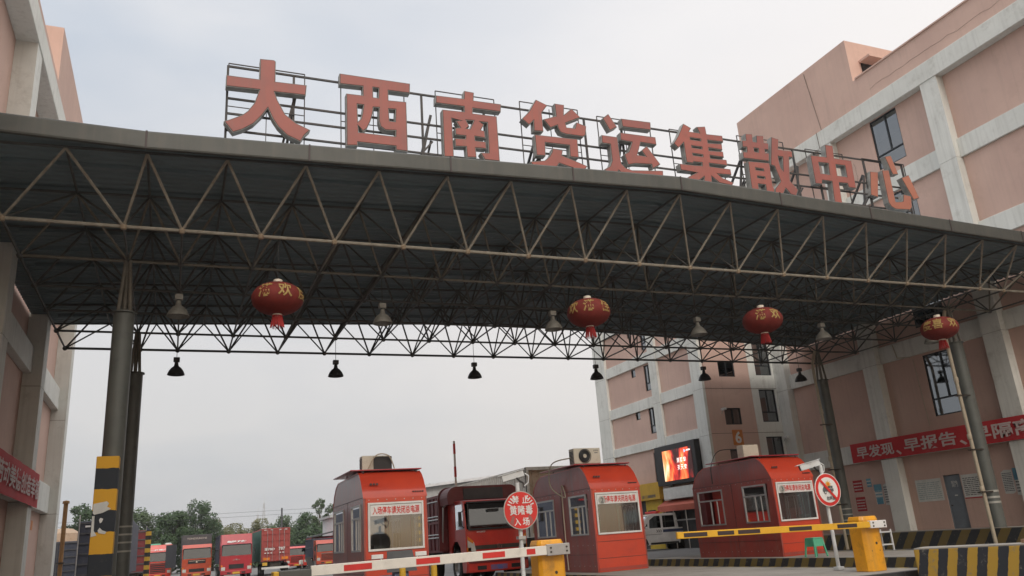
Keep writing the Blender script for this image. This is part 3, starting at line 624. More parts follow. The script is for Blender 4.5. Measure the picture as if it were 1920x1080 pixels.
def facade(parent, org, x, sgn, ys, zs, wins, name, t=.3, m='pink', axis='X'):
    """wall slab in the plane axis = x facing sgn, from ys[0]..ys[1], zs[0]..zs[1] with real openings"""
    outer = [(ys[0], zs[0]), (ys[1], zs[0]), (ys[1], zs[1]), (ys[0], zs[1])]
    holes = [[(a, c), (b_, c), (b_, d), (a, d)] for a, b_, c, d in wins]
    b = MB()
    if axis == 'X': b.plate([outer]+holes, (x-sgn*t, 0, 0), (0, 1, 0), (0, 0, 1), (sgn, 0, 0), t)
    else: b.plate([outer]+holes, (0, x-sgn*t, 0), (1, 0, 0), (0, 0, 1), (0, sgn, 0), t)
    return b.build(name, m, parent, org)
# ---- right building: wall plane x=26.15, band plane 26.05, pier plane 25.80
rb = thing('pink_building', (30, 12, 0), 'tall pink building with a roof stair tower, grey door and bright red banner', 'building', 'pink logistics buildings'); RO = (30, 12, 0)
WY = [(20.35, 21.72)]
wins = []
for (z0, z1) in ((4.5, 6.82), (7.9, 10.1), (11.1, 13.4), (14.6, 16.8)): wins.append((20.35, 21.72, z0, z1))
door_open = (21.28, 21.98, .28, 2.37)
facade(rb, RO, 26.15, -1, (-8, 29.6), (0, 19.0), wins+[door_open], 'wall')
for a, b_, c, d in wins: window(rb, RO, (26.15, b_, c), (0, -1, 0), (0, 0, 1), (-1, 0, 0), b_-a, d-c, 'tall', .10)
b = MB()
b.box((26.45, -8, 0), (42, 29.55, .1)); b.box((41.7, -8, 0), (42, 29.6, 19.0)); b.box((26.15, -8.3, 0), (42, -8, 19.0)); b.box((26.45, 29.3, 0), (41.7, 29.6, 19.0))
b.box((26.45, -8, 18.0), (41.7, 29.3, 18.2)); b.build('rear_wall', 'pink', rb, RO)
b = MB()
for z in (4.2, 7.5, 10.8, 14.1): b.box((26.46, 19.8, z-.02), (30, 22.3, z))
b.box((30, 15, .1), (30.1, 27, 17.9)); b.build('room_wall', 'void', rb, RO)
b = MB()
for z0, z1 in ((6.9, 7.56), (10.14, 10.87), (13.43, 14.17), (3.22, 3.95)):
    prev = -8
    for p in (-4.4, 1.1, 6.6, 12.6, 18.1, 23.6, 28.87):
        b.box((26.04, prev, z0), (26.149, p, z1)); prev = p+.73
split_build(b, 'band', 'white', rb, RO, bevel=.015)
b = MB(); b.box((25.77, -8, 16.82), (26.149, 29.62, 17.58)); b.build('roof_beam', 'white', rb, RO, bevel=.02)
for i, p in enumerate((-4.4, 1.1, 6.6, 12.6, 18.1, 23.6, 28.87)):
    b = MB(); zz = [0, 3.2, 6.88, 10.12, 13.42, 16.82]
    for z0, z1 in zip(zz, zz[1:]): b.box((25.8, p, z0+.012), (26.148, p+.73, z1-.0), 0)
    for z in zz[1:-1]: b.box((25.815, p+.01, z), (26.14, p+.72, z+.012), 1)
    b.build('pier', ['white', 'crack'], rb, RO)
b = MB(); b.box((26.10, -8, 19.0), (26.5, 21.9, 19.06)); b.build('parapet_coping', 'pink', rb, RO)
b = MB(); b.box((26.15, 22.05, 19.0), (26.45, 29.6, 20.98)); b.box((26.45, 22.05, 18.9), (34, 22.35, 20.98)); b.box((26.45, 29.3, 18.9), (34, 29.6, 20.98)); b.box((26.15, 22.05, 20.98), (34, 29.6, 21.05))
st = b.build('stair_tower', 'pink', rb, RO)
MB().box((26.75, 21.45, 20.02), (28.1, 22.05, 20.12)).build('door_hood', 'pink', st, RO); MB().box((26.85, 22.0, 18.9), (28.0, 22.04, 20.0)).build('dark_doorway_panel', 'dark', st, RO)  # the dark slab paints in the shaded doorway under the hood
b = MB()
rng = random.Random(3)
def cable(b, pts, r=.012): b.path(pts, r, 4)
cable(b, [(25.76, 22.7, 20.9), (25.76, 22.7, 17.4)]); 
b = MB()
for zz, a, c in ((18.2, 8, 21), (17.62, 14, 27)):
    y = a; z = zz
    while y < c:
        y2 = y+.35; z2 = zz+rng.uniform(-.05, .05); b.tube((26.142 if zz > 17.6 else 25.765, y, z), (26.142 if zz > 17.6 else 25.765, y2, z2), .004, 3); y, z = y2, z2
for (yy, z0_, z1_) in ((22.9, 14.4, 15.4),):
    z = z0_; y = yy
    while z < z1_: y2 = y+rng.uniform(-.08, .08); b.tube((26.142, y, z), (26.142, y2, z+.22), .005, 3); y = y2; z += .22
b.build('render_crack', 'crack', rb, RO)
b = MB(); b.path([(26.13, 24.6, 20.9), (26.12, 24.2, 17.6)], .012, 4); b.path([(25.755, 24.2, 17.6), (25.755, 24.18, 16.8)], .012, 4); b.path([(26.12, 24.16, 16.8), (26.12, 23.0, 9.5)], .012, 4)
b.build('lightning_cable', 'crack', rb, RO)
b = MB(); b.path([(26.1, 22.1, 6.8), (26.1, 22.0, 4.2)], .012, 4); b.path([(25.98, 22.8, 7.5), (25.98, 22.7, 6.95), (25.98, 22.1, 6.85)], .02, 5); b.build('wall_cable', 'pipe', rb, RO)
# door
b = MB(); b.box((26.20, 21.30, .29), (26.25, 21.96, 2.35)); dr = b.build('door', 'door', rb, RO, bevel=.005)
b = MB(); b.box((26.17, 21.27, .28), (26.26, 21.30, 2.38)); b.box((26.17, 21.96, .28), (26.26, 21.99, 2.38)); b.build('door_frame', 'door', dr, RO)
b = MB(); b.lathe([(0, 0), (.025, 0), (.025, .04), (0, .04)], (26.16, 21.87, 1.3), 10, 0, 'X'); b.build('handle', 'fix', dr, RO)
b = MB()
put_text(b, '配电\n房门', (26.198, 21.72, 1.93), (0, -.26, 0), (0, 0, .22), .01, 0, (-1, 0, 0), .004); b.box((26.194, 21.56, 1.62), (26.198, 21.68, 1.66)); b.build('door_notice', 'paper', dr, RO)
# ---- banner on the right wall
def wall_banner(name, o, u, v, n, text, label, spans, mt='banner', tm='bannertext', wav=.02):
    o, u, v, n = Vector(o), Vector(u), Vector(v), Vector(n); t = thing(name, o, label, 'banner')
    b = MB(); K = 60; vs = []
    for k in range(K+1):
        for j in range(3):
            q = wav*sin(k*.9)*cos(k*.37+j)
            vs.append(o+u*(k/K)+v*(j/2)+n*(.02+q*.5+wav*.5))
    b.add(vs, [(k*3+j, (k+1)*3+j, (k+1)*3+j+1, k*3+j+1) for k in range(K) for j in range(2)], 0)
    b.build('cloth', mt, t, o, smooth=True)
    g = MB()
    for txt, a, c, lo, hi in spans: put_text(g, txt, o+u*a+v*lo, u*(c-a), v*(hi-lo), .022, 0, n, .05+wav)
    g.build('lettering', tm, t, o)
    return t
wall_banner('wall_banner', (25.96-.2, 25.72, 3.22), (0, -14.6, 0), (0, 0, .76), (-1, 0, 0), '', 'long bright red banner with bold pale lettering above the grey door',
    [('早发现', .022, .152, .17, .80), ('、', .158, .175, .10, .35), ('早报告', .186, .345, .17, .82), ('、', .352, .372, .10, .35), ('早隔离', .386, .548, .17, .84), ('、', .556, .576, .10, .35), ('早治疗', .592, .752, .17, .84)])
# ---- notices on the right wall
M['inkpale'] = mat('notice_print_pale_green', (.34, .42, .42), .8)
def notice(y1, y0, z0, z1, label, base='paper', lines=9, ink='ink', blocks=(), x=26.15, head=None, tear=False, cat='notice', name='wall_notice'):
    t = thing(name, (x, (y0+y1)/2, z0), label, cat, 'notices pasted on the right wall'); O = (x, (y0+y1)/2, z0)
    b = MB(); W_ = y1-y0
    if tear: lp = [(y0, z0+.04), (y0+.3*W_, z0-.02), (y1, z0), (y1, z1-.08), (y1-.35*W_, z1), (y0, z1-.02)]
    else: lp = [(y0, z0), (y1, z0), (y1, z1), (y0, z1)]
    b.plate([lp], (x-.002, 0, 0), (0, 1, 0), (0, 0, 1), (-1, 0, 0), .006); b.build('sheet', base, t, O)
    rng = random.Random(int(y0*100)); g = MB(); H_ = z1-z0
    for i in range(lines):
        z = z1-.12*H_-(i+.5)*(.80*H_/lines); y = y1-.06*W_
        while y > y0+.1*W_:
            l = rng.uniform(.04, .2)*W_; yy = max(y0+.06*W_, y-l); g.box((x-.0125, yy, z-.16*H_/lines), (x-.009, y, z+.16*H_/lines)); y = yy-.03*W_
    for (a, c, d, e) in blocks: g.box((x-.014, y0+a*W_, z0+d*H_), (x-.0115, y0+c*W_, z0+e*H_), 1)
    g.build('print', [ink, 'inkblue'], t, O)
    if head: h = MB(); h.box((x-.011, y0, head[0]), (x-.0085, y1, head[1])); h.build('heading_strip', 'noticered', t, O)
notice(23.25, 22.1, 1.5, 2.30, 'wide pale green information sheet beside the hinge edge of the grey door', lines=9, ink='inkpale')
notice(21.24, 20.3, 1.52, 2.32, 'white two column poster with a red lower edge beside the grey door handle side', lines=10, head=(1.49, 1.53), tear=False)
notice(19.66, 19.26, 1.55, 2.33, 'narrow white poster between the banded column and the blue torn poster', lines=11, tear=True)
notice(19.22, 18.85, 1.48, 2.36, 'white and blue torn poster beside the narrow white one', lines=7, blocks=((.5, 1.0, .55, 1.0),), tear=True)
notice(26.36, 25.86, 2.09, 2.56, 'upper of the two small red notices beside the dark column', 'noticered', 3, 'bannertext')
notice(26.36, 25.86, 1.33, 1.89, 'lower of the two small red notices beside the dark column', 'noticered', 4, 'bannertext')
notice(25.62, 25.38, 2.25, 2.58, 'tiny blue notice above the blue leaflet', 'inkblue', 2, 'paper')
notice(25.29, 24.90, 1.55, 2.32, 'blue and cream leaflet beside the curled white sheet', lines=5, blocks=((.0, 1, .68, 1.0), (.1, .9, .0, .3)), ink='inkblue')
notice(24.84, 24.35, 1.50, 2.33, 'curled white sheet beside the white wall pier', lines=7, tear=True)
# ---- wing with the number six: front plane y=29.6, flank plane x=21.8
wg = thing('pink_building', (26, 34, 0), 'pink wing with a number six plaque and a video screen beyond the gate', 'building', 'pink logistics buildings'); WO = (26, 34, 0)
fw = [(22.68, 23.58, 5.44, 6.19), (22.68, 23.58, 7.62, 8.35), (22.68, 23.58, 3.55, 4.34)]
facade(wg, WO, 29.6, -1, (21.8, 24.36), (0, 13.2), fw, 'wall', .3, 'pink', 'Y')
fw2 = [(24.76, 25.68, 5.54, 7.04), (24.76, 25.68, 7.7, 9.25), (24.76, 25.68, 3.5, 4.87)]
facade(wg, WO, 29.595, -1, (24.36, 25.79), (0, 13.2), fw2, 'white_wall', .3, 'white', 'Y')
for a, b_, c, d in fw: window(wg, WO, (a, 29.6, c), (1, 0, 0), (0, 0, 1), (0, -1, 0), b_-a, d-c, 'slide', .1)
for a, b_, c, d in fw2: window(wg, WO, (a, 29.6, c), (1, 0, 0), (0, 0, 1), (0, -1, 0), b_-a, d-c, 'cross', .1)
sl = [(33.84, 34.47, 5.72, 7.0), (33.84, 34.47, 7.85, 9.15), (35.28, 35.72, 6.58, 7.0), (35.28, 35.72, 8.78, 9.2), (33.84, 34.5, 3.4, 4.8), (33.84, 34.47, 9.95, 11.2), (35.28, 35.72, 10.9, 11.3)]
facade(wg, WO, 21.8, -1, (29.9, 39.4), (0, 13.2), sl, 'flank_wall', .3, 'pink')
for a, b_, c, d in sl: window(wg, WO, (21.8, b_, c), (0, -1, 0), (0, 0, 1), (-1, 0, 0), b_-a, d-c, 'cross' if d-c > .6 else 'none', .1)
b = MB(); b.box((22.1, 39.1, 0), (40, 39.4, 13.2)); b.box((21.8, 29.6, 13.2), (40, 39.4, 13.4)); b.box((25.79, 29.61, 0), (26.15, 29.9, 13.2)); b.build('rear_wall', 'pink', wg, WO)
b = MB(); b.box((22.4, 30.9, 0), (40, 31, 13)); b.box((23.4, 31, 0), (23.5, 39, 13)); b.build('room_wall', 'void', wg, WO)
b = MB()
for z0, z1 in ((4.97, 5.40), (6.97, 7.50), (9.22, 9.76), (11.4, 11.95)):
    b.box((21.70, 30.35, z0), (21.799, 33.1, z1)); b.box((21.70, 33.75, z0), (21.799, 38.2, z1))
split_build(b, 'band', 'white', wg, WO, bevel=.01)
for y0, y1 in ((29.60, 30.35), (33.1, 33.75), (38.2, 39.42)):
    b = MB(); zz = [0, 5.0, 7.07, 9.25, 11.4, 13.2]
    for z0, z1 in zip(zz, zz[1:]):
        b.box((21.66, y0-(.03 if y0 < 30 else 0), z0+.012), (21.799, y1, z1), 0)
    for z in zz[1:]: b.box((21.67, y0, z), (21.79, y1-.01, z+.012), 1)
    b.build('pier', ['white', 'crack'], wg, WO)
b = MB()
for z in (5.05, 7.07, 9.28): b.box((21.81, 29.592, z), (24.36, 29.597, z+.018)); b.box((24.36, 29.588, z), (25.78, 29.592, z+.018))
split_build(b, 'joint_line', 'crack', wg, WO)
b = MB(); b.box((22.93, 29.56, 4.53), (23.46, 29.597, 5.20), 0); pq = b.build('number_plaque', 'plaque', wg, WO)
g = MB(); put_text(g, '6', (23.03, 29.56, 4.60), (.33, 0, 0), (0, 0, .53), .03, 0, (0, -1, 0), .006); g.build('numeral', 'signwhite', pq, WO)
# LED screen
ld = thing('video_screen', (21.5, 32, 3.1), 'large outdoor video screen showing orange and white flames in a black housing', 'screen'); LO = (21.5, 32, 3.1)
MB().box((21.36, 30.36, 3.13), (21.659, 33.70, 4.94)).build('housing', 'black', ld, LO, bevel=.02)
m = bpy.data.materials.new('screen_picture_flames'); m.use_nodes = True; nt = m.node_tree; L = nt.links.new; bs = nt.nodes['Principled BSDF']
geo = N(nt, 'ShaderNodeNewGeometry'); mp = N(nt, 'ShaderNodeMapping'); mp.inputs['Scale'].default_value = (1, 1.15, .42); mp.inputs['Rotation'].default_value = (R_(14), 0, 0); L(geo.outputs['Position'], mp.inputs[0])
n1 = N(nt, 'ShaderNodeTexNoise'); n1.inputs['Scale'].default_value = 1.5; n1.inputs['Detail'].default_value = 6; n1.inputs['Distortion'].default_value = .7; L(mp.outputs[0], n1.inputs['Vector'])
sp = N(nt, 'ShaderNodeSeparateXYZ'); L(geo.outputs['Position'], sp.inputs[0])
mr = N(nt, 'ShaderNodeMapRange'); mr.inputs[1].default_value = 30.7; mr.inputs[2].default_value = 33.1; mr.inputs[3].default_value = -.16; mr.inputs[4].default_value = .16; L(sp.outputs['Y'], mr.inputs[0])
ad = N(nt, 'ShaderNodeMath', operation='ADD'); L(n1.outputs['Fac'], ad.inputs[0]); L(mr.outputs[0], ad.inputs[1])
rp = N(nt, 'ShaderNodeValToRGB'); el = rp.color_ramp.elements; el[0].position = .36; el[0].color = (.03, .004, .004, 1); el[1].position = .72; el[1].color = (1, .88, .62, 1)
for p, c in ((.46, (.55, .02, .015, 1)), (.54, (.95, .13, .03, 1)), (.62, (1, .42, .14, 1))): q = rp.color_ramp.elements.new(p); q.color = c
L(ad.outputs[0], rp.inputs[0]); L(rp.outputs[0], bs.inputs['Emission Color']); bs.inputs['Emission Strength'].default_value = 1.15; bs.inputs['Base Color'].default_value = (.02, .02, .02, 1); bs.inputs['Roughness'].default_value = .4
M['screen'] = m; M['lit'] = mat('screen_lettering', (.9, .85, .8), emit=((1, .92, .85), 1.0)); M['litblue'] = mat('screen_logo_blue', (.3, .6, .9), emit=((.25, .65, 1), 1.0))
MB().box((21.345, 30.64, 3.30), (21.358, 33.02, 4.68)).build('display', 'screen', ld, LO)
g = MB()
for r_, z in enumerate((4.05, 3.72)):
    for c_ in range(3): put_text(g, ('消防站', '天天安')[r_][c_], (21.343, 31.85-c_*.27, z), (0, -.2, 0), (0, 0, .22), .02, 0, (-1, 0, 0), .003)
g.box((21.338, 30.72, 4.50), (21.342, 31.0, 4.56), 0); g.add([(21.338, 31.2, 4.44), (21.338, 31.04, 4.52), (21.338, 31.2, 4.60)], [(0, 1, 2)], 1)
g.build('screen_lettering', ['lit', 'litblue'], ld, LO)
# shop fronts along the flank
sh = thing('shop', (21.7, 35.5, .3), 'yellow fronted shop with dark lettering below the pink wing', 'shop front'); S0 = (21.7, 35.5, .3)
MB().box((21.40, 33.75, 2.57), (21.66, 38.2, 3.36)).build('fascia_board', 'shopyellow', sh, S0, bevel=.01)
g = MB(); put_text(g, '18111888898', (21.40, 35.35, 2.66), (0, -1.25, 0), (0, 0, .15), .03, 0, (-1, 0, 0)); put_text(g, '家', (21.40, 36.1, 2.92), (0, -.42, 0), (0, 0, .36), .03, 0, (-1, 0, 0)); put_text(g, '物流', (21.40, 36.05, 2.66), (0, -.4, 0), (0, 0, .16), .03, 0, (-1, 0, 0))
g.build('lettering', 'ink', sh, S0)
MB().box((21.60, 33.9, .3), (21.655, 35.4, 2.57)).build('yellow_panel', 'shopyellow2', sh, S0)
b = MB(); b.box((21.56, 34.55, 1.35), (21.598, 35.2, 2.1)); pn = b.build('notice_board', 'black', sh, S0)
g = MB()
for i, s_ in enumerate(('轮胎', '补胎水', '机油')): put_text(g, s_, (21.56, 35.1, 1.88-i*.22), (0, -.46, 0), (0, 0, .15), .03, 0, (-1, 0, 0))
g.build('lettering', 'signwhite', pn, S0)
MB().box((21.62, 35.4, .3), (21.65, 38.1, 2.57)).build('dark_opening_panel', 'void', sh, S0)  # dark slab painting the shade of an open shop; no opening is cut
s2 = thing('shop', (21.7, 32, .3), 'shop with an orange red awning under the video screen', 'shop front'); S2 = (21.7, 32, .3)
MB().box((21.35, 30.4, 2.49), (21.655, 33.3, 3.0)).build('white_board', 'paper', s2, S2)
b = MB(); b.add([(21.66, 30.4, 2.46), (21.66, 33.74, 2.46), (21.2, 33.74, 2.2), (21.2, 30.4, 2.2), (21.2, 30.4, 1.95), (21.2, 33.74, 1.95)], [(0, 1, 2, 3), (3, 2, 5, 4)], 0); b.build('awning', 'awning', s2, S2)
MB().box((21.62, 30.4, .3), (21.65, 33.7, 2.2)).build('dark_opening_panel', 'void', s2, S2)  # dark slab standing for the shade below the awning opening
b = MB()
for y in (30.6, 31.6, 32.6, 33.5): b.tube((21.3, y, .3), (21.3, y, 2.2), .025, 6)
b.box((21.28, 30.6, 1.5), (21.32, 33.5, 1.56)); b.build('awning_post', 'alu', s2, S2)
# small cameras and ACs on the wing
def wall_cam(p, label):
    t = thing('security_camera', p, label, 'camera', 'cameras on the pink wing'); x, y, z = p
    MB().box((x-.10, y-.38, z-.05), (x+.02, y-.1, z+.05)).build('housing', 'signwhite', t, p, bevel=.01); MB().tube((x-.04, y-.2, z-.05), (x, y-.002, z-.16), .02, 6).build('bracket', 'alu', t, p)
wall_cam((22.5, 29.58, 6.10), 'small white camera beside the window above the number six')
wall_cam((25.72, 29.58, 4.80), 'small white camera on the white wall strip of the pink wing')
# ---- left building: wall plane -4.25, bands -4.02, piers -3.75
lb = thing('pink_building', (-8, 16, 0), 'tall pink windowless building with white piers and a faded red banner', 'building', 'pink logistics buildings'); LB = (-8, 16, 0)
facade(lb, LB, -4.25, 1, (-8, 33.7), (0, 15.5), [], 'wall', .3)
b = MB(); b.box((-20, -8.3, 0), (-4.25, -8, 15.5)); b.box((-20, 33.4, 0), (-4.55, 33.7, 15.5)); b.box((-20.3, -8, 0), (-20, 33.7, 15.5)); b.box((-20, -8, 15.2), (-4.55, 33.4, 15.3)); b.build('rear_wall', 'pink', lb, LB)
b = MB(); b.box((-20, 25.4, 15.31), (-4.0, 25.7, 17.8)); b.box((-4.3, 25.7, 15.31), (-4.0, 33.7, 17.8)); b.box((-20, 25.4, 17.8), (-4.0, 33.7, 17.85)); b.box((-4.248, 25.4, 14.9), (-4.0, 33.7, 15.31)); b.build('stair_tower', 'pink', lb, LB)
PL = (-3.4, 2.5, 8.4, 14.3, 20.45, 26.6, 33.0)
b = MB()
for z0, z1 in ((3.2, 4.12), (6.83, 7.6), (10.15, 10.9)):
    prev = -8
    for p in PL: b.box((-4.249, prev, z0), (-4.02, p, z1)); prev = p+.70
split_build(b, 'band', 'white', lb, LB, bevel=.015)
MB().box((-4.249, -8, 14.05), (-3.72, 33.72, 14.75)).build('roof_beam', 'white', lb, LB, bevel=.02)
MB().box((-4.249, -8, 14.75), (-3.9, 25.38, 15.55)).build('parapet', 'pink', lb, LB)
for p in PL:
    b = MB(); zz = [0, 3.17, 6.45, 10.12, 14.05]
    for z0, z1 in zip(zz, zz[1:]): b.box((-4.248, p, z0+.014), (-3.75, p+.70, z1), 0)
    for z in zz[1:-1]: b.box((-4.24, p+.01, z), (-3.765, p+.69, z+.014), 1)
    b.build('pier', ['white', 'crack'], lb, LB)
wall_banner('wall_banner', (-3.70, 14.0, 3.05), (0, 13.6, 0), (0, 0, .95), (1, 0, 0), '', 'faded red cloth banner with small crowded lettering on the windowless building',
    [('安全生产人人有责劳动美德创造幸福', .03, .99, .2, .8)], wav=.03)
t = thing('wall_pipe', (-3.62, 34.3, 0), 'rusty ochre pipe standing at the corner of the windowless pink building', 'pipe')
b = MB(); b.tube((-3.62, 34.3, 0), (-3.62, 34.3, 3.6), .075, 10); b.build('pipe', 'piperust', t, (-3.62, 34.3, 0), smooth=True)
b = MB(); b.lathe([(0, 3.72), (.11, 3.69), (.12, 3.6), (0, 3.6)], (-3.62, 34.3, 0), 12); b.build('cap', 'piperust', t, (-3.62, 34.3, 0), smooth=True)
b = MB()
for z in (.7, 1.5): b.box((-3.76, 34.2, z), (-3.5, 34.4, z+.05))
split_build(b, 'bracket', 'fix', t, (-3.62, 34.3, 0))
def small_notice(p, s, label, mt='ink'):
    t = MB().box((p[0], p[1]-s[0]/2, p[2]), (p[0]+.006, p[1]+s[0]/2, p[2]+s[1]))
    o = t.build('wall_notice', mt, None, p); tag(o, label, 'notice', 'notices pasted on the left wall')
small_notice((-4.249, 29.2, 1.75), (.5, .42), 'small dark paper notice low on the windowless pink wall', 'ink')
small_notice((-4.249, 31.3, 2.6), (.35, .3), 'small orange plate higher on the windowless pink wall', 'plaque')

# ------------------------------------------------------------------ toll booths
def frame_rect(mb, a0, b0, a1, b1, f, P, c0, c1, m=0):
    for (p0, q0, p1, q1) in ((a0, b0, a1, b0+f), (a0, b1-f, a1, b1), (a0, b0+f, a0+f, b1-f), (a1-f, b0+f, a1, b1-f)):
        vs = [P(p0, q0, c0), P(p1, q0, c0), P(p1, q1, c0), P(p0, q1, c0), P(p0, q0, c1), P(p1, q0, c1), P(p1, q1, c1), P(p0, q1, c1)]
        mb.add(vs, [(3, 2, 1, 0), (4, 5, 6, 7), (0, 1, 5, 4), (1, 2, 6, 5), (2, 3, 7, 6), (3, 0, 4, 7)], m)
def booth(x0, y0, num, label, W=1.45):
    O = (x0+W/2, y0+1.9, .3); t = thing('toll_booth', O, label, 'toll booth', 'red toll booths on the islands'); z = .3
    x1 = x0+W
    prof = [(0, z), (-.03, 1.2), (0, 2.33), (.10, 2.52), (.22, 2.70), (.36, 2.84), (.52, 2.93), (3.0, 2.90), (3.30, 2.80), (3.55, 2.60), (3.72, 2.33), (3.78, 1.2), (3.75, z)]
    w1 = [(.30, 1.2), (1.30, 1.2), (1.30, 2.21), (.20, 2.21)]; w2 = [(2.25, 1.2), (3.5, 1.2), (3.55, 2.21), (2.25, 2.21)]
    sh = MB()
    for xx, nx in ((x0, 1), (x1, -1)):
        sh.plate([prof, w1, w2], (xx, y0, 0), (0, 1, 0), (0, 0, 1), (nx, 0, 0), .04)
    sb = sh.build('side_panel', 'redshadedworn', t, O)
    g = MB()
    for xx, nx in ((x0-.003, -1), (x1+.003, 1)):            # panel seams and lower mouldings
        for (a, b_, c, d) in ((.02, 2.335, 3.73, 2.345), (1.78, .32, 1.79, 2.33), (.0, .72, 3.75, .728)):
            g.box((min(xx, xx+nx*.004), y0+a, b_), (max(xx, xx+nx*.004), y0+c, d))
    g.build('panel_seam', 'signedge', sb, O)
    g = MB(); rr = random.Random(int(x0*7))
    for xx, nx in ((x0, -1), (x1, 1)):
        for zz in (.45, .95, 2.29): 
            for k in range(13): g.lathe([(0, nx*.006), (.011, nx*.004), (.011, 0)], (xx, y0+.12+k*.29, zz), 6, 0, 'X')
    g.build('rivet_row', 'alu', sb, O)
    # front and rear skins with window openings
    F = MB(); wx0, wx1, wz0, wz1 = .09, W-.09, 1.19, 2.22
    F.plate([[(0.04, z), (W-.04, z), (W-.04, 2.33), (.04, 2.33)], [(wx0, wz0), (wx1, wz0), (wx1, wz1), (wx0, wz1)]], (x0, y0+.03, 0), (1, 0, 0), (0, 0, 1), (0, -1, 0), .045)
    fo = F.build('front_panel', 'red', t, O, bevel=.006)
    B = MB(); B.plate([[(0.04, z), (W-.04, z), (W-.04, 2.33), (.04, 2.33)], [(wx0, wz0), (wx1, wz0), (wx1, wz1), (wx0, wz1)]], (x0, y0+3.72, 0), (1, 0, 0), (0, 0, 1), (0, 1, 0), .045); B.build('rear_panel', 'redshadedworn', t, O)
    V = MB(); pv = [(0, 2.335)]+prof[3:7]+prof[7:11]
    top = [(-.012, 2.345)]+[(a-.004, b_+.004) for a, b_ in prof[3:7]]; full = top+[(a, b_+.004) for a, b_ in prof[7:11]]
    n = len(full)
    vs = [(x0-.01, y0+a, b_) for a, b_ in full]+[(x1+.01, y0+a, b_) for a, b_ in full]+[(x0-.01, y0+a, b_-.03) for a, b_ in full]+[(x1+.01, y0+a, b_-.03) for a, b_ in full]
    fs = [(i, n+i, n+i+1, i+1) for i in range(n-1)]+[(2*n+i, 2*n+i+1, 3*n+i+1, 3*n+i) for i in range(n-1)]+[(i, i+1, 2*n+i+1, 2*n+i) for i in range(n-1)]+[(n+i, 3*n+i, 3*n+i+1, n+i+1) for i in range(n-1)]+[(0, 2*n, 3*n, n), (n-1, 2*n-1, 4*n-1, 3*n-1)]
    V.add(vs, fs, 0); V.build('visor_and_roof', 'red', t, O, smooth=True)
    g = MB()                                              # small ventilation grilles and badge on the visor
    for k in range(3): g.box((x0+.17+k*.07, y0+.09+.004, 2.64-.03), (x0+.22+k*.07, y0+.115, 2.68-.03))
    for k in range(5): g.box((x1-.32+k*.055, y0+.006, 2.42), (x1-.285+k*.055, y0+.035, 2.445))
    g.build('visor_badge', 'signedge', t, O)
    g = MB(); g.box((x0+.02, y0-.0225, 1.02), (x1-.02, y0-.0155, 1.028)); g.box((x0+.02, y0-.0225, .62), (x1-.02, y0-.0155, .628)); g.box((x0+.04, y0-.0225, .33), (x1-.04, y0-.0155, .40), 1)
    for k in range(7): g.lathe([(0, -.008), (.012, -.006), (.012, 0)], (x0+.12+k*(W-.24)/6, y0-.015, 2.28), 6, 2, 'Y')
    split_build(g, 'panel_seam', ['signedge', 'redshadedworn', 'alu'], fo, O)
    P = lambda a, b_, c: (x0+a, y0-.015-c, b_)
    f = MB(); frame_rect(f, wx0, wz0, wx1, wz1, .045, P, .0, .03); fw = f.build('front_window', 'signwhite', t, O, bevel=.006)
    MB().add([P(wx0+.02, wz0+.02, .012), P(wx1-.02, wz0+.02, .012), P(wx1-.02, wz1-.02, -.018), P(wx0+.02, wz1-.02, -.018)], [(0, 1, 2, 3)]).build('pane', 'glassb', fw, O)
    s = MB(); s.box((x0+wx0+.05, y0-.046, 1.93), (x1-wx0-.05, y0-.040, 2.165), 0)
    put_text(s, '入场停车请关闭总电源', (x0+wx0+.10, y0-.046, 1.962), (wx1-wx0-.20, 0, 0), (0, 0, .17), .02, 1, (0, -1, 0), .004)
    s.build('notice_strip', ['signwhite', 'armred'], fw, O)
    if num:
        s = MB(); s.lathe([(0, -.006), (.095, -.006), (.095, 0), (0, 0)], (x0+.27, y0-.052, 2.03), 24, 0, 'Y'); put_text(s, num, (x0+.235, y0-.058, 1.965), (.075, 0, 0), (0, 0, .13), .02, 1, (0, -1, 0), .004)
        s.build('number_disc', ['poleborder', 'ink'], fw, O)
    for xx, nx in ((x0, -1), (x1, 1)):
        for a, c in ((.30, 1.30), (2.25, 3.5)):
            Q = lambda p, q, r, xx=xx, nx=nx: (xx+nx*r, y0+p, q)
            f = MB(); lean = .08 if a < 1 else 0
            frame_rect(f, a, 1.2, c, 2.21, .04, Q, -.02, .022)
            for (p0, q0, p1, q1) in ((a+.04, 1.90, c-.04, 1.94), ((a+c)/2-.018, 1.24, (a+c)/2+.018, 1.90), (a+.25*(c-a)-.01, 1.24, a+.25*(c-a)+.01, 1.90)):
                f.add([Q(p0, q0, -.01), Q(p1, q0, -.01), Q(p1, q1, -.01), Q(p0, q1, -.01), Q(p0, q0, .016), Q(p1, q0, .016), Q(p1, q1, .016), Q(p0, q1, .016)], [(3, 2, 1, 0), (4, 5, 6, 7), (0, 1, 5, 4), (1, 2, 6, 5), (2, 3, 7, 6), (3, 0, 4, 7)], 0)
            fo = f.build('side_window', 'alu', t, O)
            MB().add([Q(a+.02, 1.22, .0), Q(c-.02, 1.22, .0), Q(c-.02, 2.19, .0), Q(a+.02, 2.19, .0)], [(0, 1, 2, 3)]).build('pane', 'glassb', fo, O)
    rp = MB(); rp.box((x0-.20, y0+.42, 2.965), (x1+.03, y0+2.6, 2.99)); rp.build('roof_tray', 'cab_deep', t, O, bevel=.008)
    b = MB()
    for yy in (y0+.45, y0+1.4, y0+2.35):
        for xx in (x0+.1, x1-.1): b.tube((xx, yy, 2.90), (xx, yy, 2.965), .015, 5)
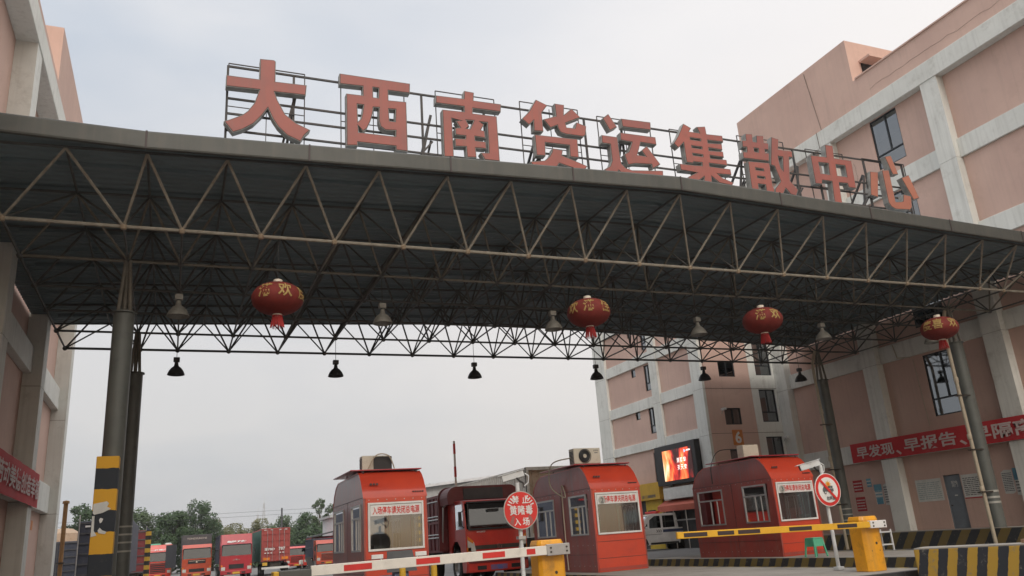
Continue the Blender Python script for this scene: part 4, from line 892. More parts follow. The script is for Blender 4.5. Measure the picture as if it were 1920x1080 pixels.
    b.tube((x0-.02, y0+.45, 2.965), (x1+.0, y0+.45, 2.965), .012, 5); split_build(b, 'tray_stay', 'rack', t, O)
    it = MB(); it.box((x0+.08, y0+.25, .95), (x1-.08, y0+.8, 1.0)); it.box((x0+.3, y0+.35, 1.0), (x0+.55, y0+.5, 1.3)); it.box((x0+.75, y0+.3, 1.0), (x0+1.1, y0+.45, 1.12)); it.box((x0+.05, y0+.04, .301), (x1-.05, y0+3.7, .33))
    it.box((x0+.25, y0+1.2, .33), (x0+.75, y0+1.7, .8)); it.box((x0+.25, y0+1.65, .8), (x0+.75, y0+1.72, 1.35)); it.box((x0+.9, y0+3.2, .33), (x1-.1, y0+3.6, 1.6)); it.box((x0+.05, y0+2.0, 2.0), (x0+.12, y0+2.2, 2.15))
    it.build('desk_and_seat', 'island', t, O)
    return t
booth(3.9, 18.2, '', 'red toll booth without a number disc, dark panel and air conditioner on its roof')
booth(9.83, 18.7, '2', 'red toll booth with number two on its window and a fan unit on top')
booth(15.0, 18.0, '3', 'red toll booth with number three on its window and a green stool beside it')
def ac_unit(x, y, z, label, front=True, w_=.82, hh=.58):
    O = (x, y, z); t = thing('air_conditioner', O, label, 'air conditioner', 'outdoor units on the booth roofs')
    MB().box((x, y, z+.03), (x+w_, y+.30, z+hh)).build('casing', 'acwhite', t, O, bevel=.018)
    yy = y if front else y+.30; s = -1 if front else 1
    g = MB(); zc_ = hh*.53; fr_ = hh/.58
    if hh < .41: split_build(MB().box((x+.03, y+.03, z), (x+.09, y+.27, z+.03)).box((x+w_-.09, y+.03, z), (x+w_-.03, y+.27, z+.03)), 'foot', 'rack', t, O); return t
    g.lathe([(.0, s*.010), (.205*fr_, s*.010), (.215*fr_, s*.004)], (x+.32, yy, z+zc_), 30, 0, 'Y'); 
    for r in (.06, .10, .14, .17): g.lathe([(r, s*.02), (r+.008, s*.024), (r+.016, s*.02)], (x+.32, yy, z+zc_), 28, 1, 'Y')
    for k in range(10): a = k*pi/5; g.tube((x+.32+.05*cos(a), yy+s*.02, z+zc_+.05*sin(a)), (x+.32+.19*fr_*cos(a), yy+s*.02, z+zc_+.19*fr_*sin(a)), .005, 4, 1)
    g.lathe([(.0, s*.026), (.05, s*.026), (.055, s*.012)], (x+.32, yy, z+zc_), 18, 2, 'Y')
    g.build('fan_grille', ['black', 'darkframe', 'acwhite'], t, O)
    g = MB()
    for k in range(9): g.box((x-.006, y+.03, z+.06+k*.052*fr_*.9), (x-.001, y+.27, z+.08+k*.052*fr_*.9))
    split_build(g, 'side_louvre', 'black', t, O)
    if front: g = MB(); put_text(g, 'KFR', (x+.60, y, z+hh-.09), (.14, 0, 0), (0, 0, .04), .01, 0, (0, -1, 0)); g.box((x+.62, y-.004, z+hh-.14), (x+.72, y-.001, z+hh-.12)); g.build('badge', 'ink', t, O)
    MB().box((x+.03, y+.03, z), (x+.09, y+.27, z+.03)).box((x+w_-.09, y+.03, z), (x+w_-.03, y+.27, z+.03)).build('foot', 'rack', t, O)
    return t
ac_unit(4.18, 19.6, 2.99, 'cream air conditioner turned backwards behind a dark panel, on the booth without a number', front=False, w_=.70, hh=.42)
ac_unit(9.80, 19.4, 2.99, 'cream air conditioner whose round fan faces forward, on the booth numbered two', w_=.80, hh=.44)
ac_unit(15.25, 19.3, 2.99, 'small low weathered air conditioner on the booth numbered three', front=False, w_=.55, hh=.40)
b = MB(); b.box((4.46, 19.55, 2.99), (4.90, 19.598, 3.38)); o = b.build('equipment_panel', 'black', None, (4.46, 19.55, 3.05)); tag(o, 'dark flat panel leaning on the air conditioner of the booth without a number', 'panel')
def hose(pts, label, mt='pipe', r=.016):
    p = [Vector(q) for q in pts]; res = []
    for i in range(len(p)-1):
        a, b_, c, d = p[max(i-1, 0)], p[i], p[i+1], p[min(i+2, len(p)-1)]
        for k in range(8):
            s = k/8; res.append(.5*((2*b_)+(c-a)*s+(2*a-5*b_+4*c-d)*s*s+(3*b_-a-3*c+d)*s**3))
    res.append(p[-1]); o = MB().path(res, r, 6).build('hose', mt, None, tuple(p[0]), smooth=True); return tag(o, label, 'hose', 'hoses from the air conditioners')
hose([(9.80, 19.6, 3.2), (9.5, 20.2, 3.1), (9.60, 20.6, 2.55), (9.77, 20.1, 2.2), (9.79, 20.3, 2.5), (9.795, 20.32, 1.2), (9.80, 20.3, .35)], 'grey drain hose looping down the side of the booth numbered two')
hose([(15.25, 19.6, 3.3), (14.95, 20.1, 3.3), (14.85, 20.4, 2.9), (14.96, 20.6, 2.4)], 'dark cable hanging from the air conditioner of the booth numbered three', 'rack', .012)
hose([(4.3, 19.5, 3.08), (4.5, 19.45, 3.4), (4.8, 19.45, 3.38), (4.95, 19.5, 3.08)], 'arched grey hose before the dark panel on the booth without a number', 'pipe', .014)
# ------------------------------------------------------------------ barriers
def barrier(x, y, z0, zt, tip, label, cm, am, sm, tint_blocks, th=.085, w_=.42):
    O = (x+w_/2, y+.18, z0); t = thing('barrier_gate', O, label, 'barrier', 'parking barriers')
    b = MB(); c = .05; d_ = .36
    pf = [(c, 0), (w_-c, 0), (w_, c), (w_, d_-c), (w_-c, d_), (c, d_), (0, d_-c), (0, c)]
    b.plate([pf], (x, y, z0), (1, 0, 0), (0, 1, 0), (0, 0, 1), zt-z0-.06)
    pf2 = [(w_/2+(p-w_/2)*.9, d_/2+(q-d_/2)*.9) for p, q in pf]; n = len(pf)
    b.add([(x+p, y+q, zt-.06) for p, q in pf]+[(x+p, y+q, zt) for p, q in pf2], [(i, (i+1) % n, n+(i+1) % n, n+i) for i in range(n)]+[tuple(range(n, 2*n))], 0)
    b.build('cabinet', cm, t, O, bevel=.01)
    g = MB(); g.lathe([(0, -.006), (.022, -.006), (.022, 0)], (x+w_*.6, y, z0+.45), 12, 0, 'Y')
    for dx in (.3, .72): g.lathe([(0, -.004), (.008, -.004), (.008, 0)], (x+w_*dx, y, z0+.33), 8, 0, 'Y')
    g.build('lock', 'fix', t, O)
    ya = y-.085; xe = x+w_-.02; za = zt-.14
    tz = tip[1]; dirv = Vector((tip[0]-(xe-.30), 0, tz-za)); L_ = dirv.length; dn = dirv.normalized(); up = Vector((-dn.z, 0, dn.x)); up = up if up.z > 0 else -up
    base = Vector((xe-.30, ya, za)); D = Vector((0, .045, 0))
    def seg(mb, a, c_, h0, h1, y0_, y1_, m):
        vs = [base+dn*p+up*q+Vector((0, r, 0)) for p, q, r in ((a, h0, y0_), (c_, h0, y0_), (c_, h0, y1_), (a, h0, y1_), (a, h1, y0_), (c_, h1, y0_), (c_, h1, y1_), (a, h1, y1_))]
        mb.add(vs, [(0, 1, 2, 3), (7, 6, 5, 4), (4, 5, 1, 0), (5, 6, 2, 1), (6, 7, 3, 2), (7, 4, 0, 3)], m)
    arm = MB(); seg(arm, 0, L_, -th/2, th/2, -.02, .025, 0); ao = arm.build('arm', am, t, O, bevel=.006)
    st = MB()
    for f0, f1 in tint_blocks: seg(st, L_*f0, L_*f1, -th*.30, th*.30, -.024, -.0205, 0)
    split_build(st, 'reflector_strip', sm, ao, O)
    br = MB(); seg(br, -.34, .02, -th*.62, th*.62, -.034, .03, 0); bo = br.build('arm_clamp', 'alu' if 'white' in am else 'signwhite', t, O, bevel=.006)
    bl = MB()
    for p in (-.29, -.04):
        for q in (-.028, .028):
            c0 = base+dn*p+up*q; bl.lathe([(0, -.044), (.014, -.044), (.014, -.034)], c0, 8, 0, 'Y')
    split_build(bl, 'bolt', 'fix', bo, O)
    MB().tube((xe-.15, ya+.03, za), (xe-.15, y+.02, za), .04, 12).build('pivot', 'fix', t, O)
    return t
barrier(4.86, 11.0, .3, 1.20, (1.66, 1.035), 'yellow barrier cabinet with a lowered white arm carrying red strips', 'yellow', 'armwhite', 'armred', ((.06, .10), (.2, .30), (.485, .585), (.765, .875)), th=.125)
barrier(10.93, 11.0, .3, 1.20, (7.14, 1.12), 'yellow barrier cabinet with a lowered yellow arm carrying black strips', 'yellow', 'armyellow', 'armblack', ((.08, .19), (.33, .45), (.60, .71), (.73, .81), (.86, .97)), th=.10)
# raised arm beyond the truck
t = thing('barrier_gate', (9.95, 29.2, 0), 'raised red and white barrier arm standing upright behind the red truck', 'barrier', 'parking barriers')
O = (9.95, 29.2, 0); MB().box((9.75, 29.3, 0), (10.15, 29.7, 1.05)).build('cabinet', 'yellow', t, O, bevel=.03)
ao = MB().box((9.71, 29.2, .9), (9.78, 29.25, 4.93)).build('arm', 'armwhite', t, O)
b = MB()
for z in (1.0, 1.9, 2.75, 3.6, 4.45): b.box((9.705, 29.195, z), (9.785, 29.256, z+.38))
split_build(b, 'reflector_strip', 'armred', ao, O)
# ------------------------------------------------------------------ round signs with camera posts
def disc(mb, c, r, th, m, n=48):
    mb.lathe([(0, -th), (r, -th), (r, 0), (0, 0)], c, n, m, 'Y')
def cctv(x, y, z, label):
    t = thing('security_camera', (x, y, z), label, 'camera', 'box cameras on posts'); O = (x, y, z)
    b = MB(); mt = Matrix.Translation((x, y, z)) @ Matrix.Rotation(R_(-28), 4, 'Z') @ Matrix.Rotation(R_(-12), 4, 'Y')
    b.box((-.36, -.06, -.055), (.02, .06, .05), 0, mt); b.box((-.42, -.075, .052), (.05, .075, .065), 0, mt); b.build('housing', 'post', t, O, bevel=.008)
    g = MB(); g.box((-.366, -.045, -.045), (-.361, .045, .04), 0, mt); g.build('lens_window', 'black', t, O)
    MB().path([(x-.12, y, z-.07), (x-.06, y, z-.13), (x, y, z-.16), (x+.02, y, z-.24)], .018, 6).build('bracket', 'rack', t, O)
    MB().path([(x+.03, y-.02, z+.0), (x+.10, y-.03, z-.05), (x+.09, y-.02, z-.16), (x+.01, y-.02, z-.22)], .010, 5).build('cable', 'post', t, O)
def post(mb, x, y, z0, z1, r=.03): mb.tube((x, y, z0), (x, y, z1), r, 12)
def sign_one(x, y, zc, r):
    O = (x, y, .3); t = thing('prohibition_sign', O, 'round red sign with white Chinese characters and raised hands on a white post', 'sign', 'round signs on posts')
    b = MB(); post(b, x, y+.05, .3, zc+.46, .035); b.build('post', 'post', t, O, smooth=True)
    MB().box((x-.10, y-.05, .3), (x+.10, y+.15, .33)).build('base_plate', 'post', t, O)
    b = MB()
    for z in (zc-r-.13, zc-.2): b.box((x-.065, y-.012, z-.025), (x+.065, y+.10, z+.025))
    split_build(b, 'clamp', 'alu', t, O)
    b = MB(); disc(b, (x, y-.02, zc), r, .012, 0); disc(b, (x, y-.03, zc), r*.955, .004, 1)
    pl = b.build('sign_plate', ['poleborder', 'armred'], t, O)
    g = MB(); yy = y-.035; n = (0, -1, 0)
    def tx(s, cx, cz, w_, h_, bd=.018): put_text(g, s, (x+cx-w_/2, yy, zc+cz-h_/2), (w_, 0, 0), (0, 0, h_), bd, 0, n, .003)
    k = r/.30
    tx('禁', -.085*k, .165*k, .115*k, .125*k); tx('止', .085*k, .165*k, .115*k, .12*k)
    tx('黄', -.135*k, .0, .125*k, .15*k); tx('赌', .0, .0, .125*k, .15*k); tx('毒', .14*k, .0, .125*k, .15*k)
    tx('入', -.075*k, -.18*k, .115*k, .12*k); tx('场', .075*k, -.18*k, .12*k, .125*k)
    for s in (-1, 1):                                         # raised hands drawn as white strokes
        for q, (a0, a1) in enumerate(((58, 66), (46, 53), (34, 41), (22, 29))):
            r0, r1 = .185*k, (.262-.004*q)*k
            pts = [(x+s*rr*cos(R_(a)), yy-.0015, zc+rr*sin(R_(a))-.0) for rr, a in ((r0, a0), (r1, a0-1), (r1, a1-3), (r0, a1-2))]
            g.add(pts if s > 0 else pts[::-1], [(3, 2, 1, 0)], 0)
        a = [(x+s*.115*k, yy-.0015, zc-.09*k), (x+s*.165*k, yy-.0015, zc-.09*k), (x+s*.205*k, yy-.0015, zc-.19*k), (x+s*.15*k, yy-.0015, zc-.235*k)]
        g.add(a if s > 0 else a[::-1], [(3, 2, 1, 0)], 1)
    g.build('lettering', ['signwhite', 'signred'], pl, O)
sign_one(5.46, 13.0, 1.70, .315)
cctv(5.60, 13.12, 2.32, 'white box camera on the post above the red round sign')
def sign_two(x, y, zc, r):
    O = (x, y, .3); t = thing('prohibition_sign', O, 'round white sign with red ring and slash over a burning truck on a white post', 'sign', 'round signs on posts')
    b = MB(); post(b, x, y+.05, .3, zc+.46, .033); b.build('post', 'post', t, O, smooth=True)
    MB().box((x-.07, y-.02, .3), (x+.07, y+.12, .36)).build('base_plate', 'post', t, O, bevel=.01)
    b = MB(); disc(b, (x, y-.02, zc), r, .012, 0); disc(b, (x, y-.03, zc), r*.96, .004, 1); disc(b, (x, y-.034, zc), r*.76, .004, 0)
    pl = b.build('sign_plate', ['signwhite', 'armred'], t, O)
    g = MB(); yy = y-.044; k = r/.30
    def poly(pts, m, lift=0): g.plate([[(x+p*k, zc+q*k) for p, q in pts]], (0, yy-lift, 0), (1, 0, 0), (0, 0, 1), (0, -1, 0), .002, m)
    poly([(-.13, -.03), (.12, -.03), (.12, .02), (-.02, .02), (-.03, .06), (-.10, .06), (-.13, .02)], 1)
    poly([(.0, .03), (.05, .03), (.05, .07), (.0, .07)], 1); poly([(.06, .03), (.11, .03), (.11, .07), (.06, .07)], 1)
    for cx in (-.08, .06): poly([(cx+.03*cos(a*pi/6), -.045+.03*sin(a*pi/6)) for a in range(12)], 1, .003); poly([(cx+.016*cos(a*pi/6), -.045+.016*sin(a*pi/6)) for a in range(12)], 0, .006)
    star = []
    for i in range(18):
        a = pi*i/9+.1; rr = .075 if i % 2 == 0 else .035; star.append((.015+rr*cos(a), .105+rr*.9*sin(a)))
    poly(star, 3); poly([(.015+(p-.015)*.5, .105+(q-.105)*.5) for p, q in star], 4, .003)
    c_, s_ = cos(R_(-48)), sin(R_(-48)); h_, w2 = .235, .024
    poly([(c_*a-s_*b_, s_*a+c_*b_) for a, b_ in ((-h_, -w2), (h_, -w2), (h_, w2), (-h_, w2))], 2, .006)
    put_text(g, '危爆品', (x-.075*k, yy, zc-.185*k), (.19*k, 0, 0), (0, 0, .07*k), .02, 1, (0, -1, 0), .004)
    g.build('pictogram', ['signwhite', 'ink', 'armred', 'armyellow', 'amber'], pl, O)
sign_two(11.24, 12.0, 1.71, .30)
cctv(11.28, 12.14, 2.22, 'cream box camera on the post above the no explosives sign')
# ------------------------------------------------------------------ vehicles
def wheel(t, O, x, y, z, r=.5, w_=.28, name='wheel', rim='alu', side=1):
    b = MB(); b.lathe([(r*.55, -w_/2), (r*.93, -w_/2), (r, -w_*.36), (r, w_*.36), (r*.93, w_/2), (r*.55, w_/2)], (x, y, z), 28, 0, 'X')
    wo = b.build(name, 'rubber', t, O, smooth=True)
    h = MB(); h.lathe([(0, side*w_*.30), (r*.20, side*w_*.34), (r*.22, side*w_*.18), (r*.48, side*w_*.20), (r*.58, side*w_*.48)], (x, y, z), 20, 0, 'X')
    for k in range(6): a = k*pi/3; h.lathe([(0, side*w_*.27), (r*.06, side*w_*.25)], (x, y+r*.35*cos(a), z+r*.35*sin(a)), 6, 0, 'X')
    h.build('rim', rim, wo, O); return wo
def cab(t, O, paint, w_, z0, zb, zw, zt, depth, slant=.25, grille='bars', spoiler=None, header=None, logo=None, glass='glassw', plate='plate', name=None, lowgrille=True, brow=True):
    """truck cab facing -Y, front face at y=0 of the thing; all heights above the ground under the thing"""
    ox, oy, oz = O
    prof = [(.06, z0), (0, z0+.25), (0, zb), (slant, zw), (slant+.10, zw+.10), (slant+.35, zt), (depth, zt), (depth, z0+.35), (1.62, z0+.35), (1.48, z0+.75), (1.2, z0+.95), (.85, z0+.95), (.58, z0+.75), (.46, z0+.35), (.42, z0)]
    hole = [(.18+slant*.1, zb+.02), (depth*.62, zb+.02), (depth*.62, zw), (slant+.14, zw)]
    b = MB(); b.plate([prof, hole], (ox-w_/2, oy, oz), (0, 1, 0), (0, 0, 1), (1, 0, 0), .05); b.plate([prof, hole], (ox+w_/2, oy, oz), (0, 1, 0), (0, 0, 1), (-1, 0, 0), .05)
    def strip(pts, xm):
        vs = []; 
        for p, q in pts: vs += [(ox-w_/2+xm, oy+p, oz+q), (ox+w_/2-xm, oy+p, oz+q)]
        b.add(vs, [(2*i+1, 2*i, 2*i+2, 2*i+3) for i in range(len(pts)-1)], 0)
    strip([(.42, z0), (.06, z0), (0, z0+.25), (0, zb)], .0505); strip([(slant, zw), (slant+.10, zw+.10), (slant+.35, zt), (depth, zt), (depth, z0+.35)], .0505)
    bo = b.build('cab', paint, t, O, bevel=.02)
    g = MB(); v = Vector((0, slant, zw-zb)); nn = Vector((0, -(zw-zb), slant)).normalized()
    c = Vector((ox-w_/2+.07, oy-.0, oz+zb)); u = Vector((w_-.14, 0, 0))
    g.add([c+nn*.008, c+u+nn*.008, c+u+v+nn*.008-Vector((.05, 0, 0)), c+v+nn*.008+Vector((.05, 0, 0))], [(0, 1, 2, 3)], 0); g.build('windscreen', glass, bo, O)
    g = MB(); g.box((ox-w_/2+.12, oy+.35, oz+zb-.3), (ox+w_/2-.12, oy+.8, oz+zb+.12)); g.box((ox-w_/2+.06, oy+depth-.4, oz+z0+.4), (ox+w_/2-.06, oy+depth-.3, oz+zt-.1)); g.box((ox-w_/2+.4, oy+.9, oz+zb-.5), (ox-w_/2+.9, oy+1.2, oz+zb+.55)); g.build('cab_interior', 'dark', bo, O)
    for s in (-1, 1):
        d = MB(); xx = ox+s*(w_/2-.02); d.add([(xx, oy+p, oz+q) for p, q in hole], [(0, 1, 2, 3)], 0); d.build('side_window', glass, bo, O)
        d = MB(); xx = ox+s*(w_/2+.17); d.box((xx-.05, oy-.06, oz+zb+.10), (xx+.05, oy+.02, oz+zb+.55)); d.tube((ox+s*(w_/2-.03), oy+.12, oz+zb+.62), (xx, oy-.02, oz+zb+.5), .018, 5); d.tube((ox+s*(w_/2-.03), oy+.12, oz+zb+.05), (xx, oy-.02, oz+zb+.14), .015, 5); d.build('mirror', 'black', t, O, bevel=.02)
        d = MB(); x0_, x1_ = sorted((ox+s*(w_/2-.05), ox+s*(w_/2-.36))); d.box((x0_, oy-.03, oz+z0+.34), (x1_, oy+.005, oz+z0+.60)); h = d.build('headlight', 'lampglass', t, O, bevel=.03)
        d = MB(); x0_, x1_ = sorted((ox+s*(w_/2-.02), ox+s*(w_/2-.16))); d.box((x0_, oy-.035, oz+z0+.62), (x1_, oy+.005, oz+z0+.76)); d.build('indicator', 'amber', h, O, bevel=.01)
    k = MB(); k.box((ox-w_/2+.02, oy-.07, oz+z0), (ox+w_/2-.02, oy+.02, oz+z0+.30), 0); bo2 = k.build('bumper', paint, t, O, bevel=.03)
    k = MB(); k.box((ox-.28, oy-.085, oz+z0+.05), (ox+.28, oy-.072, oz+z0+.20)); k.build('number_plate', plate, bo2, O)
    k = MB()
    for s in (-1, 1): x0_, x1_ = sorted((ox+s*.42, ox+s*.72)); k.box((x0_, oy-.082, oz+z0+.07), (x1_, oy-.071, oz+z0+.19))
    split_build(k, 'fog_lamp', 'black', bo2, O)
    if grille == 'bars':
        k = MB(); gz0, gz1 = z0+.36, zb-.20; k.box((ox-w_*.29, oy-.02, oz+gz0), (ox+w_*.29, oy+.004, oz+gz1), 0)
        nb = 5
        for i in range(nb): z = gz0+(i+.5)*(gz1-gz0)/nb; k.box((ox-w_*.28, oy-.045, oz+z-.02), (ox+w_*.28, oy-.02, oz+z+.02), 1)
        k.build('grille', ['black', paint], bo, O)
        k = MB(); k.box((ox-w_*.30, oy-.05, oz+gz1+.03), (ox+w_*.30, oy-.01, oz+gz1+.08)); k.build('chrome_bar', 'chrome', bo, O)
    elif grille == 'plain':
        k = MB(); k.box((ox-w_*.24, oy-.02, oz+z0+.45), (ox+w_*.24, oy+.004, oz+z0+.80), 0); k.build('grille', 'black', bo, O)
        k = MB(); k.box((ox-w_*.12, oy-.02, oz+zb-.36), (ox+w_*.12, oy+.0, oz+zb-.33)); k.path([(ox-.12, oy-.03, oz+zb-.36), (ox-.05, oy-.03, oz+zb-.24), (ox, oy-.03, oz+zb-.36), (ox+.05, oy-.03, oz+zb-.24), (ox+.12, oy-.03, oz+zb-.36)], .012, 5); k.build('badge', 'chrome', bo, O)
    elif grille == 'band':
        k = MB(); k.box((ox-w_*.30, oy-.02, oz+zb-.42), (ox+w_*.30, oy+.004, oz+zb-.10), 0); k.box((ox-w_*.26, oy-.02, oz+z0+.36), (ox+w_*.26, oy+.004, oz+z0+.62), 0)
        k.box((ox-w_*.27, oy-.035, oz+zb-.22), (ox+w_*.27, oy-.02, oz+zb-.17), 1); k.lathe([(0, -.05), (.08, -.05), (.09, -.02)], (ox, oy, oz+zb-.30), 16, 1, 'Y'); k.build('grille', ['black', 'chrome'], bo, O)
    elif grille == 'light':
        k = MB(); k.box((ox-w_*.36, oy-.025, oz+zb-.62), (ox+w_*.36, oy+.004, oz+zb-.50), 0); k.lathe([(0, -.05), (.075, -.05), (.085, -.02)], (ox+w_*.03, oy, oz+zb-.56), 20, 1, 'Y'); k.lathe([(0, -.052), (.055, -.052)], (ox+w_*.03, oy, oz+zb-.56), 16, 0, 'Y'); k.box((ox+w_*.03-.01, oy-.056, oz+zb-.61), (ox+w_*.03+.01, oy-.052, oz+zb-.51), 1); k.build('grille', ['fix', 'chrome'], bo, O)
    if brow: k = MB(); k.box((ox-w_/2+.10, oy+slant-.12, oz+zw+.0), (ox+w_/2-.10, oy+slant+.04, oz+zw+.05)); k.build('sun_visor', 'black', bo, O, bevel=.015)
    k = MB()
    for s in (-.30, .25): k.tube((ox+s*w_*.3, oy-.02, oz+zb+.02), (ox+s*w_+.4*s, oy+.02+slant*.15, oz+zb+.12), .012, 4)
    split_build(k, 'wiper', 'black', bo, O)
    if header:
        k = MB(); put_text(k, header, (ox-w_*.32, oy+slant+.10, oz+zw+.16), (w_*.64, 0, 0), (0, .10, .16), .02, 0, Vector((0, -1, .5)).normalized(), .05); k.build('roof_lettering', 'signwhite', bo, O)
    for s in (-1, 1): wheel(t, O, ox+s*(w_/2-.17), oy+1.04, oz+.50, .50, .28, side=s)
    return bo
def cargo_box(t, O, w_, y0, y1, z0, z1, m, ribs=True, arch=False, mrib=None, frontm=None):
    ox, oy, oz = O; b = MB(); b.box((ox-w_/2, oy+y0, oz+z0), (ox+w_/2, oy+y1, oz+z1)); bo = b.build('cargo_body', m, t, O, bevel=.02)
    if ribs:
        r = MB(); n = int((y1-y0)/.45)
        for s in (-1, 1):
            for i in range(n+1): y = y0+.03+(y1-y0-.09)*i/n; x = ox+s*w_/2; r.box((min(x, x+s*.035), oy+y, oz+z0+.02), (max(x, x+s*.035), oy+y+.06, oz+z1-.02))
            for z in (z0+.02, (z0+z1)/2, z1-.10): x = ox+s*(w_/2+.001); r.box((min(x, x+s*.045), oy+y0+.01, oz+z), (max(x, x+s*.045), oy+y1-.01, oz+z+.07))
        r.build('side_rib', mrib or m, bo, O)
    ch = MB()
    for s in (-.42, .42): ch.box((ox+s-.05, oy+1.7, oz+.62), (ox+s+.05, oy+y1, oz+z0-.01))
    split_build(ch, 'chassis_rail', 'fix', t, O)
    for y in (y1-1.3, y1-2.6) if y1 > 6 else (y1-1.1,):
        for s in (-1, 1): wheel(t, O, ox+s*(w_/2-.2), oy+y, oz+.50, .50, .34, side=s)
    return bo
# mid-yard light truck seen between the two booths
O = (9.62, 25.0, 0); t = thing('cargo_truck', O, 'bright red light truck with a tall arched maroon cargo body, between two booths', 'truck', 'trucks in the yard')
cb = cab(t, O, 'cab_red', 2.08, .32, 1.62, 2.42, 2.54, 1.75, slant=.13, grille='light', plate='plateblue')
g = MB(); put_text(g, '动力先锋', (8.95, 24.99, 1.50), (.30, 0, 0), (0, 0, .055), .02, 0, (0, -1, 0), .005); g.build('small_lettering', 'signwhite', cb, O)
for s in (-1, 1):
    k = MB(); xo = 9.62+s*1.0; xi = 9.62+s*.72; xa, xb = min(xo, xi), max(xo, xi)
    k.plate([[(xo, .95), (xi, .93), (xi+s*.06, 1.22), (xo, 1.42)]], (0, 24.985, 0), (1, 0, 0), (0, 0, 1), (0, -1, 0), .02); h = k.build('corner_lamp', 'lampglass', t, O, bevel=.01)
    k = MB(); k.plate([[(xo, 1.30), (xi+s*.10, 1.18), (xi+s*.08, 1.26), (xo, 1.42)]], (0, 24.962, 0), (1, 0, 0), (0, 0, 1), (0, -1, 0), .006); k.build('indicator', 'amber', h, O)
    k = MB(); k.tube((9.62+s*.93, 24.97, 1.60), (9.62+s*.90, 25.08, 2.42), .028, 6); k.build('windscreen_pillar', 'black', cb, O)
k = MB(); k.box((8.70, 24.93, 1.585), (10.54, 24.985, 1.64)); k.build('scuttle_panel', 'black', cb, O)
k = MB(); k.box((8.72, 25.09, 2.24), (10.52, 25.11, 2.40)); k.build('dark_reflection_band', 'dark', cb, O)  # dark strip painting the upper part of the windscreen's reflection
k = MB(); k.box((9.35, 25.02, 2.14), (9.75, 25.04, 2.22)); k.build('rear_view_mirror', 'black', cb, O)
k = MB(); k.box((8.62, 24.90, .60), (10.62, 24.955, .66)); k.build('bumper_crease', 'cargo_maroon', cb, O)
bo = cargo_box(t, O, 2.30, 2.0, 6.2, .95, 2.86, 'cargo_maroon', mrib='cargo_maroon')
arch = [(-1.32, 1.0)]+[(-1.32+.35*(1-cos(R_(a))), 2.70+.36*sin(R_(a))) for a in range(0, 91, 15)]+[(1.32-.35*(1-cos(R_(a))), 2.70+.36*sin(R_(a))) for a in range(90, -1, -15)]+[(1.32, 1.0)]
b = MB(); b.plate([arch], (9.62, 26.99, 0), (1, 0, 0), (0, 0, 1), (0, -1, 0), .10); fb = b.build('front_board', 'cargo_maroon', bo, O, bevel=.02)
b = MB(); b.plate([[(p*.97, 2.0+(q-2.0)*.97) for p, q in arch[1:-1]]+[(1.25, 2.45), (-1.25, 2.45)]], (9.62, 26.89, 0), (1, 0, 0), (0, 0, 1), (0, -1, 0), .9); b.build('headboard_hood', 'cargo_maroon', bo, O, bevel=.02)
b = MB(); b.box((8.9, 25.94, 2.60), (10.3, 25.985, 2.95)); b.build('painted_panel', 'cargo_grey', bo, O)
b = MB(); b.path([(8.42, 26.95, 1.1), (8.42, 26.7, 2.4), (8.60, 26.1, 2.72)], .03, 6)
for z in (1.45, 1.55, 2.05, 2.15, 2.65): b.tube((8.44, 27.1, z), (8.44, 31.1, z), .022, 5)
for y in (27.2, 29.2, 31.1): b.tube((8.44, y, 1.0), (8.44, y, 2.8), .028, 5)
b.build('side_rail', 'alu', bo, O)
# four heavy lorries parked in the left background
def lorry(x, y, label, paint, cargo, H, header=None, grille='bars', cw=2.45, glass='glassw', top=None, length=8.5, roofload=None, boxh=3.55):
    O = (x, y, gz(x, y)); t = thing('cargo_truck', O, label, 'truck', 'trucks in the yard')
    cab(t, O, paint, cw, .38, 1.85, 2.70, H, 2.1, slant=.12, grille=grille, header=header, glass=glass)
    bo = cargo_box(t, O, 2.5, 2.35, length, 1.25, boxh, cargo)
    return t, O, bo
t, O, bo = lorry(-1.05, 92, 'red lorry with white header lettering, silver sunshade and bundles on its roof', 'cab_red', 'tarp', 3.45, header='一路顺风', boxh=3.35)
MB().box((-2.05, 92.28, O[2]+1.95), (-.05, 92.30, O[2]+2.55)).build('sunshade', 'chrome', bo, O)
b = MB(); b.box((-2.1, 94.5, O[2]+3.36), (-.9, 97, O[2]+3.62), 0); b.box((-.5, 94.5, O[2]+3.36), (.1, 97, O[2]+3.65), 1); b.build('roof_bundle', ['stool', 'paper'], bo, O, bevel=.08)
t, O, bo = lorry(2.25, 80.3, 'orange red lorry with a chrome grille band and a taller charcoal cargo body', 'cab_orange', 'cargo_grey', 3.05, grille='band', boxh=3.95)
g = MB(); put_text(g, 'TONGYUNCHE', (1.4, 80.3+2.34, O[2]+3.55), (1.7, 0, 0), (0, 0, .16), .02, 0, (0, -1, 0)); g.build('front_lettering', 'poleborder', bo, O)
MB().box((-.35, 83, O[2]+1.2), (.55, 91, O[2]+3.2)).build('side_curtain', 'tarp', bo, O)
t, O, bo = lorry(5.1, 73.2, 'crimson lorry with a high roof fairing and dark blue cargo body', 'cab_deep', 'cargo_blue', 3.55, grille='plain', header='解放', boxh=3.6)
